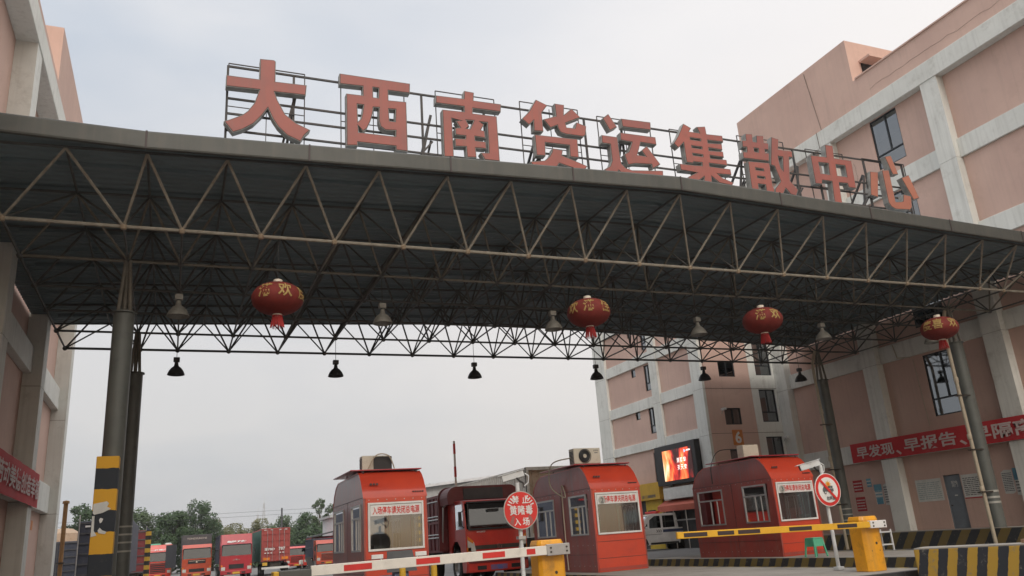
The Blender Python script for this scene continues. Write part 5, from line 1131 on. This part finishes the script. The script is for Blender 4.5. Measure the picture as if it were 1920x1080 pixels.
# container lorry from behind
O = (8.45, 75.2, gz(8.45, 75.2)); t = thing('cargo_truck', O, 'red container lorry from behind, white plate lettering on its doors, green side tarpaulin', 'truck', 'trucks in the yard')
zt_ = 3.9; b = MB(); b.box((7.25, 75.3, O[2]+1.15), (9.65, 84, O[2]+zt_)); bo = b.build('cargo_body', 'cargo_red', t, O, bevel=.03)
b = MB(); b.box((7.19, 75.45, O[2]+1.2), (7.248, 84, O[2]+zt_-.12)); b.build('side_tarpaulin', 'cargo_green', bo, O)
b = MB()
for z in (1.2, 1.75, 2.3, 2.85, 3.4, 3.82): b.box((7.27, 75.25, O[2]+z), (9.63, 75.298, O[2]+z+.06))
for x in (7.27, 8.42, 9.57): b.box((x, 75.24, O[2]+1.17), (x+.07, 75.297, O[2]+zt_-.02))
b.build('door_rib', 'cargo_red', bo, O)
b = MB()
for x in (7.75, 8.15, 8.75, 9.15): b.tube((x, 75.2, O[2]+1.2), (x, 75.2, O[2]+3.8), .02, 5)
split_build(b, 'lock_rod', 'alu', bo, O)
g = MB(); put_text(g, '渝FBD', (7.5, 75.2, O[2]+2.05), (.85, 0, 0), (0, 0, .26), .03, 0, (0, -1, 0), .03); put_text(g, '787', (8.68, 75.2, O[2]+2.05), (.55, 0, 0), (0, 0, .26), .03, 0, (0, -1, 0), .03)
for x in (7.5, 7.75, 8.0, 8.75, 9.0): g.box((x, 75.165, O[2]+1.82), (x+.14, 75.17, O[2]+1.90))
for x in (7.45, 8.0, 8.7, 9.2): g.box((x, 75.21, O[2]+zt_-.16), (x+.2, 75.222, O[2]+zt_-.10))
g.build('door_lettering', 'signwhite', bo, O)
b = MB(); b.box((7.3, 75.2, O[2]+.55), (9.6, 75.28, O[2]+.72)); bp = b.build('rear_bumper', 'signwhite', t, O); b = MB(); b.box((7.35, 75.16, O[2]+.85), (7.75, 75.2, O[2]+1.1)); b.build('rear_plate', 'plate', bp, O)
b = MB(); b.box((7.4, 75.22, O[2]+1.28), (7.95, 75.24, O[2]+1.5)); b.box((8.95, 75.22, O[2]+1.28), (9.5, 75.24, O[2]+1.5)); split_build(b, 'tail_light', 'amber', t, O)
b = MB(); b.box((8.0, 75.6, O[2]+.6), (8.9, 84, O[2]+1.14)); split_build(b, 'chassis_rail', 'fix', t, O)
for y in (76.6, 78.0):
    for s in (-1, 1): wheel(t, O, 8.45+s*1.0, y, O[2]+.5, .5, .34, side=s)
# dark lorries behind the left columns
def rear_box(x, y, w_, h_, label, m, extra=None):
    O = (x, y, gz(x, y)); t = thing('cargo_truck', O, label, 'truck', 'trucks in the yard')
    b = MB(); b.box((x-w_/2, y+.05, O[2]+1.1), (x+w_/2, y+9, O[2]+h_)); bo = b.build('cargo_body', m, t, O, bevel=.03)
    b = MB(); n = 5
    for i in range(n+1): z = 1.12+(h_-1.24)*i/n; b.box((x-w_/2+.01, y-.01, O[2]+z), (x+w_/2-.01, y+.049, O[2]+z+.07))
    for xx in (x-w_/2, x-.03, x+w_/2-.06): b.box((xx, y-.02, O[2]+1.1), (xx+.06, y+.048, O[2]+h_))
    b.build('door_rib', 'cargo_grey', bo, O)
    b = MB()
    for s in (-1, 1): b.tube((x+s*(w_/2-.04), y-.03, O[2]+.7), (x+s*(w_/2-.04), y-.03, O[2]+h_+.3), .028, 6)
    split_build(b, 'corner_post', 'alu', bo, O)
    b = MB(); b.box((x-w_/2+.3, y-.04, O[2]+h_-.28), (x-w_/2+.6, y-.01, O[2]+h_-.2), 0); b.box((x-w_/2+.65, y-.04, O[2]+h_-.28), (x-w_/2+1.0, y-.01, O[2]+h_-.2), 1); split_build(b, 'reflector_strip', ['signwhite', 'armred'], bo, O)
    MB().box((x-.45, y+.3, O[2]+.55), (x+.45, y+9, O[2]+1.09)).build('chassis_rail', 'fix', t, O)
    for s in (-1, 1): wheel(t, O, x+s*(w_/2-.25), y+1.6, O[2]+.5, .5, .34, side=s)
    return t, O, bo
rear_box(-2.95, 45, 2.35, 3.6, 'dark navy box lorry seen from behind beside the tall yellow and black guard', 'cargo_blue')
t, O, bo = rear_box(-6.35, 58, 2.4, 3.3, 'dark lorry with a cream tarpaulin hump beside the rusty corner pipe', 'cargo_blue')
b = MB(); b.lathe([(1.15, 3.0), (1.0, 3.5), (.55, 3.78), (0, 3.86)], (-6.35, 60, 0), 16); b.build('tarpaulin_hump', 'rust', bo, O, smooth=True)
t, O, bo = rear_box(-2.55, 66, 1.9, 4.0, 'maroon racked lorry seen between the tape banded column and the slim striped post', 'cargo_maroon')
b = MB()
for i in range(7): b.tube((-1.6, 65.95+i*.9, O[2]+1.2), (-1.6, 65.95+i*.9, O[2]+4.2), .05, 5)
split_build(b, 'rack_post', 'cargo_blue', bo, O)
# far cabs to the right of the container lorry
def far_truck(x, y, label, paint, cargo, h_):
    O = (x, y, gz(x, y)); t = thing('cargo_truck', O, label, 'truck', 'trucks in the yard')
    cab(t, O, paint, 2.3, .35, 1.5, 2.2, h_, 1.9, slant=.15, grille='bars'); cargo_box(t, O, 2.35, 2.1, 7, 1.0, h_+.2, cargo); return t
far_truck(13.2, 97, 'small far red truck beside the container lorry', 'cab_red', 'tarp', 2.45)
far_truck(16.0, 94, 'far crimson truck partly hidden by the blue tarpaulin truck', 'cab_deep', 'cargo_red', 2.6)
far_truck(14.3, 83, 'far truck with an orange cab and blue body near the booth without a number', 'cab_orange', 'cargo_blue', 2.6)
# ------------------------------------------------------------------ patrol pickup
O = (20.6, 33.2, .28); cx, cy, cz = O; t = thing('patrol_pickup', O, 'small white electric pickup with navy side stripe and red roof light bar', 'pickup'); L_ = 3.7; W_ = 1.45
prof = [(-1.85, .28), (-1.88, .55), (-1.78, .80), (-1.45, .92), (-1.05, 1.28), (-.75, 1.52), (-.45, 1.60), (.72, 1.60), (.80, .95), (1.85, .95), (1.88, .30), (1.55, .30), (1.50, .50), (1.30, .62), (1.05, .62), (.85, .50), (.80, .28), (-.88, .26), (-.94, .50), (-1.12, .63), (-1.35, .63), (-1.53, .50), (-1.58, .28)]
h1 = [(-1.02, .98), (-.82, .98), (-.82, 1.22)]; h2 = [(-.74, .98), (-.12, .98), (-.14, 1.50), (-.42, 1.50), (-.70, 1.34)]; h3 = [(-.02, .98), (.62, .98), (.60, 1.50), (-.02, 1.50)]
b = MB()
for yy, ny in ((cy-W_/2, 1), (cy+W_/2, -1)): b.plate([prof, h1, h2, h3], (cx, yy, cz), (1, 0, 0), (0, 0, 1), (0, ny, 0), .05)
for (a, c) in (([(-1.85, .28), (-1.88, .55), (-1.78, .80), (-1.45, .92), (-1.05, 1.28)], 0), ([(-.75, 1.52), (-.45, 1.60), (.72, 1.60), (.80, .95), (1.85, .95), (1.88, .30)], 0)):
    vs = []
    for p, q in a: vs += [(cx+p, cy-W_/2+.05, cz+q), (cx+p, cy+W_/2-.05, cz+q)]
    b.add(vs, [(2*i, 2*i+1, 2*i+3, 2*i+2) for i in range(len(a)-1)], 0)
bo = b.build('body', 'carwhite', t, O, bevel=.015)
b = MB(); b.add([(cx-1.40, cy-.62, cz+.94), (cx-1.40, cy+.62, cz+.94), (cx-.78, cy+.6, cz+1.5), (cx-.78, cy-.6, cz+1.5)], [(0, 1, 2, 3)]); b.build('windscreen', 'glassw', bo, O)
b = MB()
for yy in (cy-W_/2+.03, cy+W_/2-.03):
    for h in (h1, h2, h3): b.add([(cx+p, yy, cz+q) for p, q in h], [tuple(range(len(h)))])
split_build(b, 'side_window', 'glassw', bo, O)
b = MB(); b.box((cx-.6, cy-.5, cz+.5), (cx+.6, cy+.5, cz+.95)); b.box((cx+.0, cy-.5, cz+.9), (cx+.15, cy+.5, cz+1.35)); b.build('seats', 'dark', bo, O)
b = MB(); b.plate([[(.80, .96), (1.84, .96), (1.80, 1.12), (1.1, 1.60), (.78, 1.62)]], (cx, cy-W_/2+.03, cz), (1, 0, 0), (0, 0, 1), (0, 1, 0), W_-.06); b.build('bed_cover', 'tarp', t, O, bevel=.03)
b = MB(); b.box((cx-.05, cy-W_/2-.005, cz+.78), (cx+1.84, cy-W_/2-.001, cz+.90), 0)
for k in range(3): b.add([(cx-.40+k*.1, cy-W_/2-.004, cz+.78), (cx-.36+k*.1, cy-W_/2-.004, cz+.78), (cx-.32+k*.1, cy-W_/2-.004, cz+.84), (cx-.36+k*.1, cy-W_/2-.004, cz+.90), (cx-.40+k*.1, cy-W_/2-.004, cz+.90), (cx-.36+k*.1, cy-W_/2-.004, cz+.84)], [(0, 1, 2, 3, 4, 5)], 1)
b.box((cx-1.7, cy-W_/2-.006, cz+.70), (cx-.1, cy-W_/2-.001, cz+.715), 1); b.build('side_stripe', ['carblue', 'black'], bo, O)
b = MB(); b.box((cx-.15, cy-.5, cz+1.64), (cx+.05, cy+.5, cz+1.72)); b.box((cx-.12, cy-.45, cz+1.60), (cx+.0, cy+.45, cz+1.64)); b.build('light_bar', 'armred', t, O, bevel=.02)
b = MB(); b.box((cx-.75, cy-W_/2-.012, cz+.28), (cx+.72, cy-W_/2+.0, cz+.36)); b.build('sill', 'black', bo, O)
for px_ in (-1.235, 1.17):
    for s in (-1, 1):
        b = MB(); b.lathe([(.16, -.09), (.27, -.09), (.29, -.06), (.29, .06), (.27, .09), (.16, .09)], (cx+px_, cy+s*(W_/2-.10), cz+.29), 24, 0, 'Y'); wo = b.build('wheel', 'rubber', t, O, smooth=True)
        b = MB(); b.lathe([(0, s*.075), (.05, s*.08), (.06, s*.05), (.17, s*.06)], (cx+px_, cy+s*(W_/2-.10), cz+.29), 16, 0, 'Y')
        for k in range(7): a = 2*pi*k/7; b.tube((cx+px_, cy+s*(W_/2-.02), cz+.29), (cx+px_+.16*cos(a), cy+s*(W_/2-.03), cz+.29+.16*sin(a)), .016, 4)
        b.build('rim', 'alu', wo, O)
        b = MB(); 
        vs = []; nn_ = 12
        for k in range(nn_+1): a = pi*k/nn_; vs += [(cx+px_+.31*cos(a), cy+s*(W_/2+.012), cz+.28+.33*sin(a)), (cx+px_+.36*cos(a), cy+s*(W_/2+.012), cz+.28+.39*sin(a))]
        b.add(vs, [(2*i, 2*i+1, 2*i+3, 2*i+2) for i in range(nn_)], 0); b.build('wheel_arch', 'black', bo, O)
b = MB(); b.box((cx-1.86, cy-.62, cz+.56), (cx-1.80, cy-.38, cz+.72)); b.build('headlight', 'lampglass', t, O, bevel=.02); b = MB(); b.box((cx-1.86, cy+.38, cz+.56), (cx-1.80, cy+.62, cz+.72)); b.build('headlight', 'lampglass', t, O, bevel=.02)
b = MB(); b.box((cx-.98, cy-W_/2-.16, cz+.95), (cx-.90, cy-W_/2-.02, cz+1.06)); b.build('mirror', 'carwhite', t, O, bevel=.02)
# ------------------------------------------------------------------ container trailer behind the middle booth
O = (15.1, 32.2, 0); t = thing('container_trailer', O, 'tall beige corrugated container on a trailer behind the booth numbered two', 'container')
ZC = 4.12; b = MB(); x0, x1, y0, y1 = 13.9, 16.3, 32.2, 44.0
for s, xx in ((-1, x0), (1, x1)):
    y = y0+.1; pts = [(xx, y0)]
    while y < y1-.2: pts += [(xx, y), (xx-s*.045, y+.04), (xx-s*.045, y+.14), (xx, y+.18)]; y += .28
    pts += [(xx, y1)]; n = len(pts); vs = [(p, q, 1.35) for p, q in pts]+[(p, q, ZC-.06) for p, q in pts]
    fs = [(i, n+i, n+i+1, i+1) for i in range(n-1)]; b.add(vs, fs if s < 0 else [f[::-1] for f in fs], 0)
b.box((x0, y0, ZC-.06), (x1, y1, ZC)); b.box((x0, y0, 1.25), (x1, y1, 1.35)); b.box((x0, y1-.02, 1.35), (x1, y1, ZC-.06)); bo = b.build('container_shell', 'container', t, O)
b = MB(); b.box((x0+.08, y0+.06, 1.4), (x1-.08, y0+.10, ZC-.10)); do = b.build('end_wall', 'rust', bo, O)
b = MB()
for xx in (x0, x1-.12): b.box((xx, y0-.02, 1.25), (xx+.12, y0+.12, ZC+.01))
b.box((x0+.12, y0-.02, ZC-.12), (x1-.12, y0+.12, ZC+.01)); b.box((x0+.12, y0-.02, 1.25), (x1-.12, y0+.12, 1.4)); b.build('corner_frame', 'container', bo, O)
b = MB()
for k in range(6): b.box((x0+.3+k*.33, y0+.03, 1.45), (x0+.36+k*.33, y0+.06, ZC-.14))
b.build('rib', 'rust', do, O)
MB().box((14.6, 33, .75), (15.6, 44, 1.24)).build('chassis', 'fix', t, O)
for y in (34.2, 35.6, 41.5):
    for s in (-1, 1): wheel(t, O, 15.1+s*.95, y, .52, .5, .34, side=s)
# ------------------------------------------------------------------ sheds and far buildings
O = (28, 62, 0); t = thing('metal_shed', O, 'long pale metal roofed warehouse behind the red truck', 'warehouse')
b = MB(); b.plate([[(0, 0), (14, 0), (14, 6.6), (0, 5.35)]], (17.6, 60, 0), (1, 0, 0), (0, 0, 1), (0, 1, 0), 26); b.build('wall', 'shed', t, O)
b = MB(); b.add([(17.0, 59.5, 5.32), (32, 59.5, 6.65), (32, 86.5, 6.65), (17.0, 86.5, 5.32), (17.0, 59.5, 5.50), (32, 59.5, 6.83), (32, 86.5, 6.83), (17.0, 86.5, 5.50)], [(3, 2, 1, 0), (4, 5, 6, 7), (0, 1, 5, 4), (1, 2, 6, 5), (2, 3, 7, 6), (3, 0, 4, 7)], 0); b.build('roof', 'shedwhite', t, O)
O = (18, 100, 0); t = thing('white_house', O, 'small white building with a flat eave, far behind the booth without a number', 'house')
b = MB(); b.plate([[(0, -.4), (8, -.4), (8, 5.0), (0, 5.0)], [(1.0, 3.1), (2.0, 3.1), (2.0, 4.3), (1.0, 4.3)], [(3.2, 3.1), (4.2, 3.1), (4.2, 4.3), (3.2, 4.3)]], (17.2, 97.2, 0), (1, 0, 0), (0, 0, 1), (0, -1, 0), .3); b.box((17.2, 97.2, -.4), (25.2, 104, 4.99)); wb = b.build('wall', 'shedwhite', t, O)
MB().box((16.8, 96.5, 5.0), (25.6, 104.4, 5.25)).build('roof', 'shed', t, O)
O = (14.6, 90, 0); t = thing('dark_lean_to_roof', O, 'dark sloping canopy roof attached in front of the small white building', 'canopy')
b = MB(); b.add([(14.2, 94, 2.85), (17.9, 94, 3.5), (17.9, 97, 3.5), (14.2, 97, 2.85), (14.2, 94, 3.0), (17.9, 94, 3.65), (17.9, 97, 3.65), (14.2, 97, 3.0)], [(3, 2, 1, 0), (4, 5, 6, 7), (0, 1, 5, 4), (1, 2, 6, 5), (2, 3, 7, 6), (3, 0, 4, 7)], 0); b.build('roof', 'cargo_grey', t, O)
b = MB()
for x in (14.5, 17.6): b.tube((x, 94.3, -.35), (x, 94.3, 2.9), .07, 6)
b.build('post', 'fix', t, O)
def mast(x, y, h, label):
    O = (x, y, -.35); t = thing('lattice_mast', O, label, 'mast', 'far lattice masts'); b = MB(); n = 9
    for k in range(4):
        a = pi/4+k*pi/2; b.tube((x+1.1*cos(a), y+1.1*sin(a), -.35), (x+.25*cos(a), y+.25*sin(a), h), .075, 4, r2=.05)
    for i in range(n):
        z0 = h*i/n; z1 = h*(i+1)/n; r0 = 1.1-.85*i/n; r1 = 1.1-.85*(i+1)/n
        for k in range(4):
            a = pi/4+k*pi/2; a2 = a+pi/2; b.tube((x+r0*cos(a), y+r0*sin(a), z0), (x+r1*cos(a2), y+r1*sin(a2), z1), .045, 3)
    b.tube((x, y, h), (x, y, h+2.5), .05, 4); b.build('lattice', 'alu', t, O)
mast(26.9, 274, 17.5, 'taller thin lattice mast beyond the trees'); mast(26.6, 290, 14.8, 'shorter thin lattice mast beside the taller one')
t = thing('utility_pole', (15.4, 130, -.35), 'slim grey pole rising above the container lorry', 'pole'); MB().tube((15.4, 130, -.35), (15.4, 130, 8.1), .18, 8, r2=.12).build('pole', 'cargo_grey', t, (15.4, 130, -.35), smooth=True)
b = MB()
for z in (7.2, 7.8): b.path([(15.4-60, 135, z+.5), (15.4-30, 132, z-.1), (15.4, 130, z), (45, 128, z-.1), (80, 126, z+.5)], .02, 3)
b.build('wire', 'cargo_grey', t, (15.4, 130, -.35))
# ------------------------------------------------------------------ foreground bits
def hazard_box(name, pts, z0, z1, m, label, cat, cap=None):
    O = (pts[0][0], pts[0][1], z0); t = thing(name, O, label, cat)
    b = MB(); b.plate([pts], (0, 0, z0), (1, 0, 0), (0, 1, 0), (0, 0, 1), z1-z0-.02); b.build('block', m, t, O, bevel=.02)
    b = MB(); c = sum(p[0] for p in pts)/len(pts), sum(p[1] for p in pts)/len(pts)
    b.plate([[(c[0]+(p-c[0])*.995, c[1]+(q-c[1])*.995) for p, q in pts]], (0, 0, z1-.02), (1, 0, 0), (0, 1, 0), (0, 0, 1), .02); b.build('top_edge', cap or 'island', t, O, bevel=.006)
    return t
hazard_box('concrete_block', [(10.95, 10.05), (12.10, 7.6), (12.55, 7.8), (11.45, 10.30)], -.02, .66, 'block_yb', 'chipped free standing concrete block with broad yellow and black stripes', 'concrete block')
o = MB().box((11.75, 8.55, .662), (12.0, 8.78, .72)).build('brick', 'rust', None, (11.9, 8.6, .66)); tag(o, 'reddish brick lying on top of the striped concrete block', 'brick')
hazard_box('planter_wall', [(23.1, 4), (23.1, 28.5), (23.75, 28.5), (23.75, 4)], -.02, .56, 'wall_yb', 'long low wall with yellow and black stripes before the banner wall and grey door', 'low wall')
o = MB().box((23.75, 4, -.02), (26.15, 28.5, .28)).build('pavement', 'island'); tag(o, 'raised pavement along the right building', kind='structure')
t = thing('column_guard', (-1.19, 17.68, 0), 'tall box guard with broad yellow and black bands and torn posters', 'column guard')
O = (-1.19, 17.68, 0); MB().box((-1.40, 17.50, 0), (-1.00, 17.86, 3.31)).build('guard_shell', 'guard_yb', t, O, bevel=.012)
def scrap(loops, m, nm):
    b = MB(); b.plate([loops], (0, 17.492, 0), (1, 0, 0), (0, 0, 1), (0, -1, 0), .004); b.build(nm, m, t, O)
scrap([(-1.385, 2.42), (-1.16, 2.46), (-1.12, 2.42), (-1.15, 2.36), (-1.08, 2.32), (-1.22, 2.25), (-1.36, 2.22), (-1.385, 2.25)], 'paper', 'torn_poster')
scrap([(-1.39, 2.20), (-1.35, 2.20), (-1.345, 1.93), (-1.29, 1.84), (-1.39, 1.82)], 'paper', 'torn_poster')
scrap([(-1.28, 1.93), (-1.25, 1.98), (-1.20, 1.93), (-1.13, 1.90), (-1.15, 1.86), (-1.26, 1.88)], 'paper', 'torn_poster')
scrap([(-1.27, 2.12), (-1.25, 2.16), (-1.20, 2.14), (-1.22, 2.08), (-1.25, 2.06)], 'signwhite', 'torn_poster')
t = thing('bollard', (-.93, 41, 0), 'slim yellow and black banded post beside the lorry with the silver sunshade', 'bollard'); MB().lathe([(0, 0), (.12, 0), (.12, 2.80), (.0, 2.80)], (-.93, 41, gz(-.93, 41)), 14).build('pole', 'pole_yb', t, (-.93, 41, 0), smooth=True)
for x, lb in ((3.18, 'plain yellow post under the white barrier arm, farther from its cabinet'), (3.66, 'plain yellow post under the white barrier arm, nearer its cabinet')):
    t = thing('bollard', (x, 12.2, 0), lb, 'bollard', 'yellow posts below the barrier arm'); b = MB(); b.lathe([(0, 0), (.048, 0), (.048, 1.04), (0, 1.06)], (x, 12.2, 0), 12); b.build('pole', 'yellowdull', t, (x, 12.2, 0), smooth=True); MB().box((x-.09, 12.11, 0), (x+.09, 12.29, .02)).build('base_plate', 'fix', t, (x, 12.2, 0))
t = thing('concrete_rest', (1.3, 9.7, 0), 'grey concrete arm rest with an ochre end, at the tip of the white barrier arm', 'arm rest'); b = MB(); b.box((1.12, 9.6, 0), (1.47, 9.85, 1.085)); b.build('block', 'fascia', t, (1.3, 9.7, 0), bevel=.01); MB().box((1.06, 9.6, 0), (1.119, 9.85, 1.08)).build('painted_end', 'yellowdull', t, (1.3, 9.7, 0), bevel=.01)
# scooter with windscreen, mostly below the frame, in front of booth one
O = (3.62, 14.4, 0); x, y, z = O; t = thing('cargo_scooter', O, 'dark scooter with windshield and white mirrors before the booth without a number', 'scooter')
MB().lathe([(.12, -.05), (.22, -.05), (.24, 0), (.22, .05), (.12, .05)], (x, y-.55, .24), 20, 0, 'X').build('wheel', 'rubber', t, O, smooth=True); MB().lathe([(.12, -.05), (.22, -.05), (.24, 0), (.22, .05), (.12, .05)], (x, y+.65, .24), 20, 0, 'X').build('wheel', 'rubber', t, O, smooth=True)
b = MB(); b.plate([[(-.55, .3), (-.42, .95), (-.30, 1.0), (-.25, .45), (.15, .40), (.3, .75), (.75, .78), (.85, .5), (.6, .3)]], (x-.13, y, 0), (0, 1, 0), (0, 0, 1), (1, 0, 0), .26); b.build('body', 'carblue', t, O, bevel=.03)
b = MB(); b.add([(x-.26, y-.50, .85), (x+.26, y-.50, .85), (x+.22, y-.36, 1.19), (x-.22, y-.36, 1.19), (x-.26, y-.49, .85), (x+.26, y-.49, .85), (x+.22, y-.35, 1.19), (x-.22, y-.35, 1.19)], [(0, 1, 2, 3), (7, 6, 5, 4), (0, 4, 5, 1), (1, 5, 6, 2), (2, 6, 7, 3), (3, 7, 4, 0)]); b.build('windshield', 'void', t, O)
b = MB(); b.tube((x-.36, y-.32, 1.0), (x+.36, y-.32, 1.0), .018, 6); b.build('handlebar', 'black', t, O)
for s in (-1, 1): b = MB(); b.tube((x+s*.25, y-.32, 1.0), (x+s*.34, y-.32, 1.10), .010, 5); b.box((x+s*.38-.10, y-.34, 1.08), (x+s*.38+.10, y-.31, 1.15)); b.build('mirror', 'signwhite', t, O, bevel=.012)
t = dup(t, (1.9, 15.2, 0), 'second scooter, only its handlebar showing above the tip of the white barrier arm', rotz=R_(70))
# stool and small rack by booth three
def stool(x, y, z, label, s=1):
    O = (x, y, z); t = thing('plastic_stool', O, label, 'stool')
    MB().box((x-.15*s, y-.15*s, z+.43), (x+.15*s, y+.15*s, z+.46)).build('seat', 'stool', t, O, bevel=.01)
    for a in (-1, 1):
        for c in (-1, 1):
            b = MB(); b.add([(x+a*(.13+e)*1-(.025 if q else -.025)*a*(0), y+c*(.13+f), z+h) for e, f, h, q in ()], [], 0)
            p0 = Vector((x+a*.13, y+c*.13, z+.43)); p1 = Vector((x+a*.185, y+c*.185, z)); b.tube(p0, p1, .032, 4, r2=.022); b.build('leg', 'stool', t, O)
    b = MB()
    for a in (-1, 1): b.box((x+a*.155-.006, y-.13, z+.25), (x+a*.155+.006, y+.13, z+.43)); b.box((x-.13, y+a*.155-.006, z+.25), (x+.13, y+a*.155+.006, z+.43))
    b.build('apron', 'stool', t, O)
stool(14.85, 16.6, .3, 'green plastic stool standing before the booth numbered three')
t = thing('metal_rack', (17.6, 17.2, 0), 'white metal rack standing behind the no explosives sign post', 'rack'); O = (17.6, 17.2, 0); b = MB()
for dx in (0, .55):
    for dy in (0, .35): b.tube((17.3+dx, 17.0+dy, 0), (17.3+dx, 17.0+dy, .8), .025, 4)
for z in (.12, .40, .72): b.box((17.28, 16.98, z), (17.87, 17.37, z+.03))
b.build('frame', 'post', t, O)
t = thing('litter_bin', (14.15, 24.6, 0), 'black litter bin beside the rear corner of the booth numbered three', 'bin'); b = MB().lathe([(0, 0), (.24, 0), (.28, .92), (.0, .98)], (14.1, 25.6, 0), 16); b.build('drum', 'black', t, (14.15, 24.6, 0), smooth=True); MB().lathe([(.285, .90), (.30, .92), (.30, .97), (.28, .98)], (14.1, 25.6, 0), 16).build('rim', 'rack', t, (14.15, 24.6, 0))
# ------------------------------------------------------------------ trees
def tree(name, x, y, h, r, label, leaf, seed, cat='tree', dens=1.0, tall=1.0, base=.28, lsz=.34, grp='trees beyond the yard'):
    rng = random.Random(seed); z0 = gz(x, y); O = (x, y, z0); t = thing(name, O, label, cat, grp)
    b = MB(); top = Vector((x, y, z0+h*.75)); b.tube((x, y, z0), (x, y, z0+h*base), .22, 7, r2=.17); b.tube((x, y, z0+h*base), top, .17, 6, r2=.05)
    cl = []; nb = int(15*dens)
    for i in range(nb):
        a = rng.uniform(0, 2*pi); q = rng.random(); zc = z0+h*(base+.12+(1-base-.22)*q); rr = r*(1-abs(q-.4)**1.6)*rng.uniform(.25, .85); c = Vector((x+rr*cos(a), y+rr*sin(a), zc))
        cl.append((c, rng.uniform(.22, .42)*r*(1.1-.45*q)))
        b.tube((x, y, z0+h*(base+.5*q*.6)), c, .07, 4, r2=.025)
    cl.append((Vector((x, y, z0+h*.88)), r*.33))
    b.build('trunk', 'bark', t, O)
    g = MB(); vs, fs = [], []
    for c, rad in cl:
        n = int(200*dens*(rad/1.0)**1.5)+50
        for k in range(n):
            d = Vector((rng.gauss(0, 1), rng.gauss(0, 1), rng.gauss(0, 1)*.8)).normalized(); p = c+d*rad*rng.uniform(.55, 1.12)
            if p.z > z0+h: p.z = z0+h-rng.random()*.3
            u = Vector((rng.gauss(0, 1), rng.gauss(0, 1), rng.gauss(0, .6))).normalized(); v = u.orthogonal().normalized(); s = lsz*rng.uniform(.5, 1.15); i0 = len(vs)
            vs += [p-u*s*.5, p+v*s*.34, p+u*s*.5, p-v*s*.34]; fs.append((i0, i0+1, i0+2, i0+3))
    g.add(vs, fs, 0); g.build('crown', leaf, t, O); return t
tree('broadleaf_tree', -12.6, 142, 11.7, 3.0, 'round crowned tree above the dark navy box lorry', 'leaf1', 1, dens=1.7)
tree('broadleaf_tree', -4.6, 139, 10.2, 3.4, 'loose leaved tree beside the tape banded dark column', 'leaf2', 2, dens=1.3)
tree('broadleaf_tree', .2, 137, 9.2, 3.8, 'full deep green tree behind the lorry with the silver sunshade', 'leaf1', 3, dens=1.9)
tree('broadleaf_tree', 3.4, 139, 11.0, 3.6, 'tallest open crowned tree behind the orange red lorry', 'leaf1', 4, dens=1.4)
tree('broadleaf_tree', 6.4, 143, 8.0, 3.4, 'lower olive tree behind the crimson lorry', 'leaf3', 5, base=.15)
tree('broadleaf_tree', 10.2, 150, 7.4, 4.0, 'yellowish low tree between the crimson lorry and the lattice masts', 'leaf3', 6, base=.1)
tree('broadleaf_tree', 14.6, 152, 7.8, 4.0, 'olive green tree below the lattice masts', 'leaf3', 7, base=.1)
tree('broadleaf_tree', 18.2, 150, 7.6, 3.8, 'dark tree between the lattice masts and the slim grey pole', 'leaf2', 8, base=.12)
tree('broadleaf_tree', 20.8, 142, 7.6, 3.4, 'dense dark green tree before the tall pair', 'leaf1', 9, dens=1.5, base=.1)
tree('broadleaf_tree', 24.3, 150, 10.9, 1.9, 'taller of the two narrow trees beside the small white building', 'leaf2', 10, dens=1.1, base=.3)
tree('broadleaf_tree', 26.7, 152, 9.9, 1.8, 'shorter of the two narrow trees, directly over the small white building', 'leaf2', 11, dens=1.1, base=.3)
tree('broadleaf_tree', 34.2, 115, 10.0, 1.6, 'small treetop showing over the warehouse roof', 'leaf1', 12, dens=.8, base=.5)
tree('broadleaf_tree', 24.4, 143, 6.4, 3.2, 'dark low tree under the tall pair', 'leaf1', 13, dens=1.3, base=.08)
rng = random.Random(99); g = MB(); vs, fs = [], []
for k in range(15000):
    x = rng.uniform(-26, 34); y = rng.uniform(139, 151); hh = 3.9+1.5*sin(x*.35)+1.0*sin(x*.9+1); z = -.35+rng.random()**.6*hh
    p = Vector((x, y, z)); u = Vector((rng.gauss(0, 1), rng.gauss(0, 1), rng.gauss(0, .6))).normalized(); v = u.orthogonal().normalized(); s = rng.uniform(.4, .8); i0 = len(vs)
    vs += [p-u*s*.5, p+v*s*.36, p+u*s*.5, p-v*s*.36]; fs.append((i0, i0+1, i0+2, i0+3))
g.add(vs, fs, 0); o = g.build('undergrowth', 'leaf1'); tag(o, 'dark low scrub filling in under the trees beyond the yard', 'undergrowth', kind='stuff')
# ------------------------------------------------------------------ evening haze
hz = bpy.data.materials.new('haze'); hz.use_nodes = True; nt = hz.node_tree; nt.nodes.remove(nt.nodes['Principled BSDF'])
pv = N(nt, 'ShaderNodeVolumePrincipled'); pv.inputs['Color'].default_value = (.97, .98, .99, 1); pv.inputs['Density'].default_value = .0003; pv.inputs['Anisotropy'].default_value = .2
nt.links.new(pv.outputs[0], nt.nodes['Material Output'].inputs['Volume']); M['haze'] = hz
o = MB().box((-905, -62, -1.4), (905, 1502, 24)).build('haze', 'haze'); tag(o, 'pale evening haze over the yard', kind='stuff')
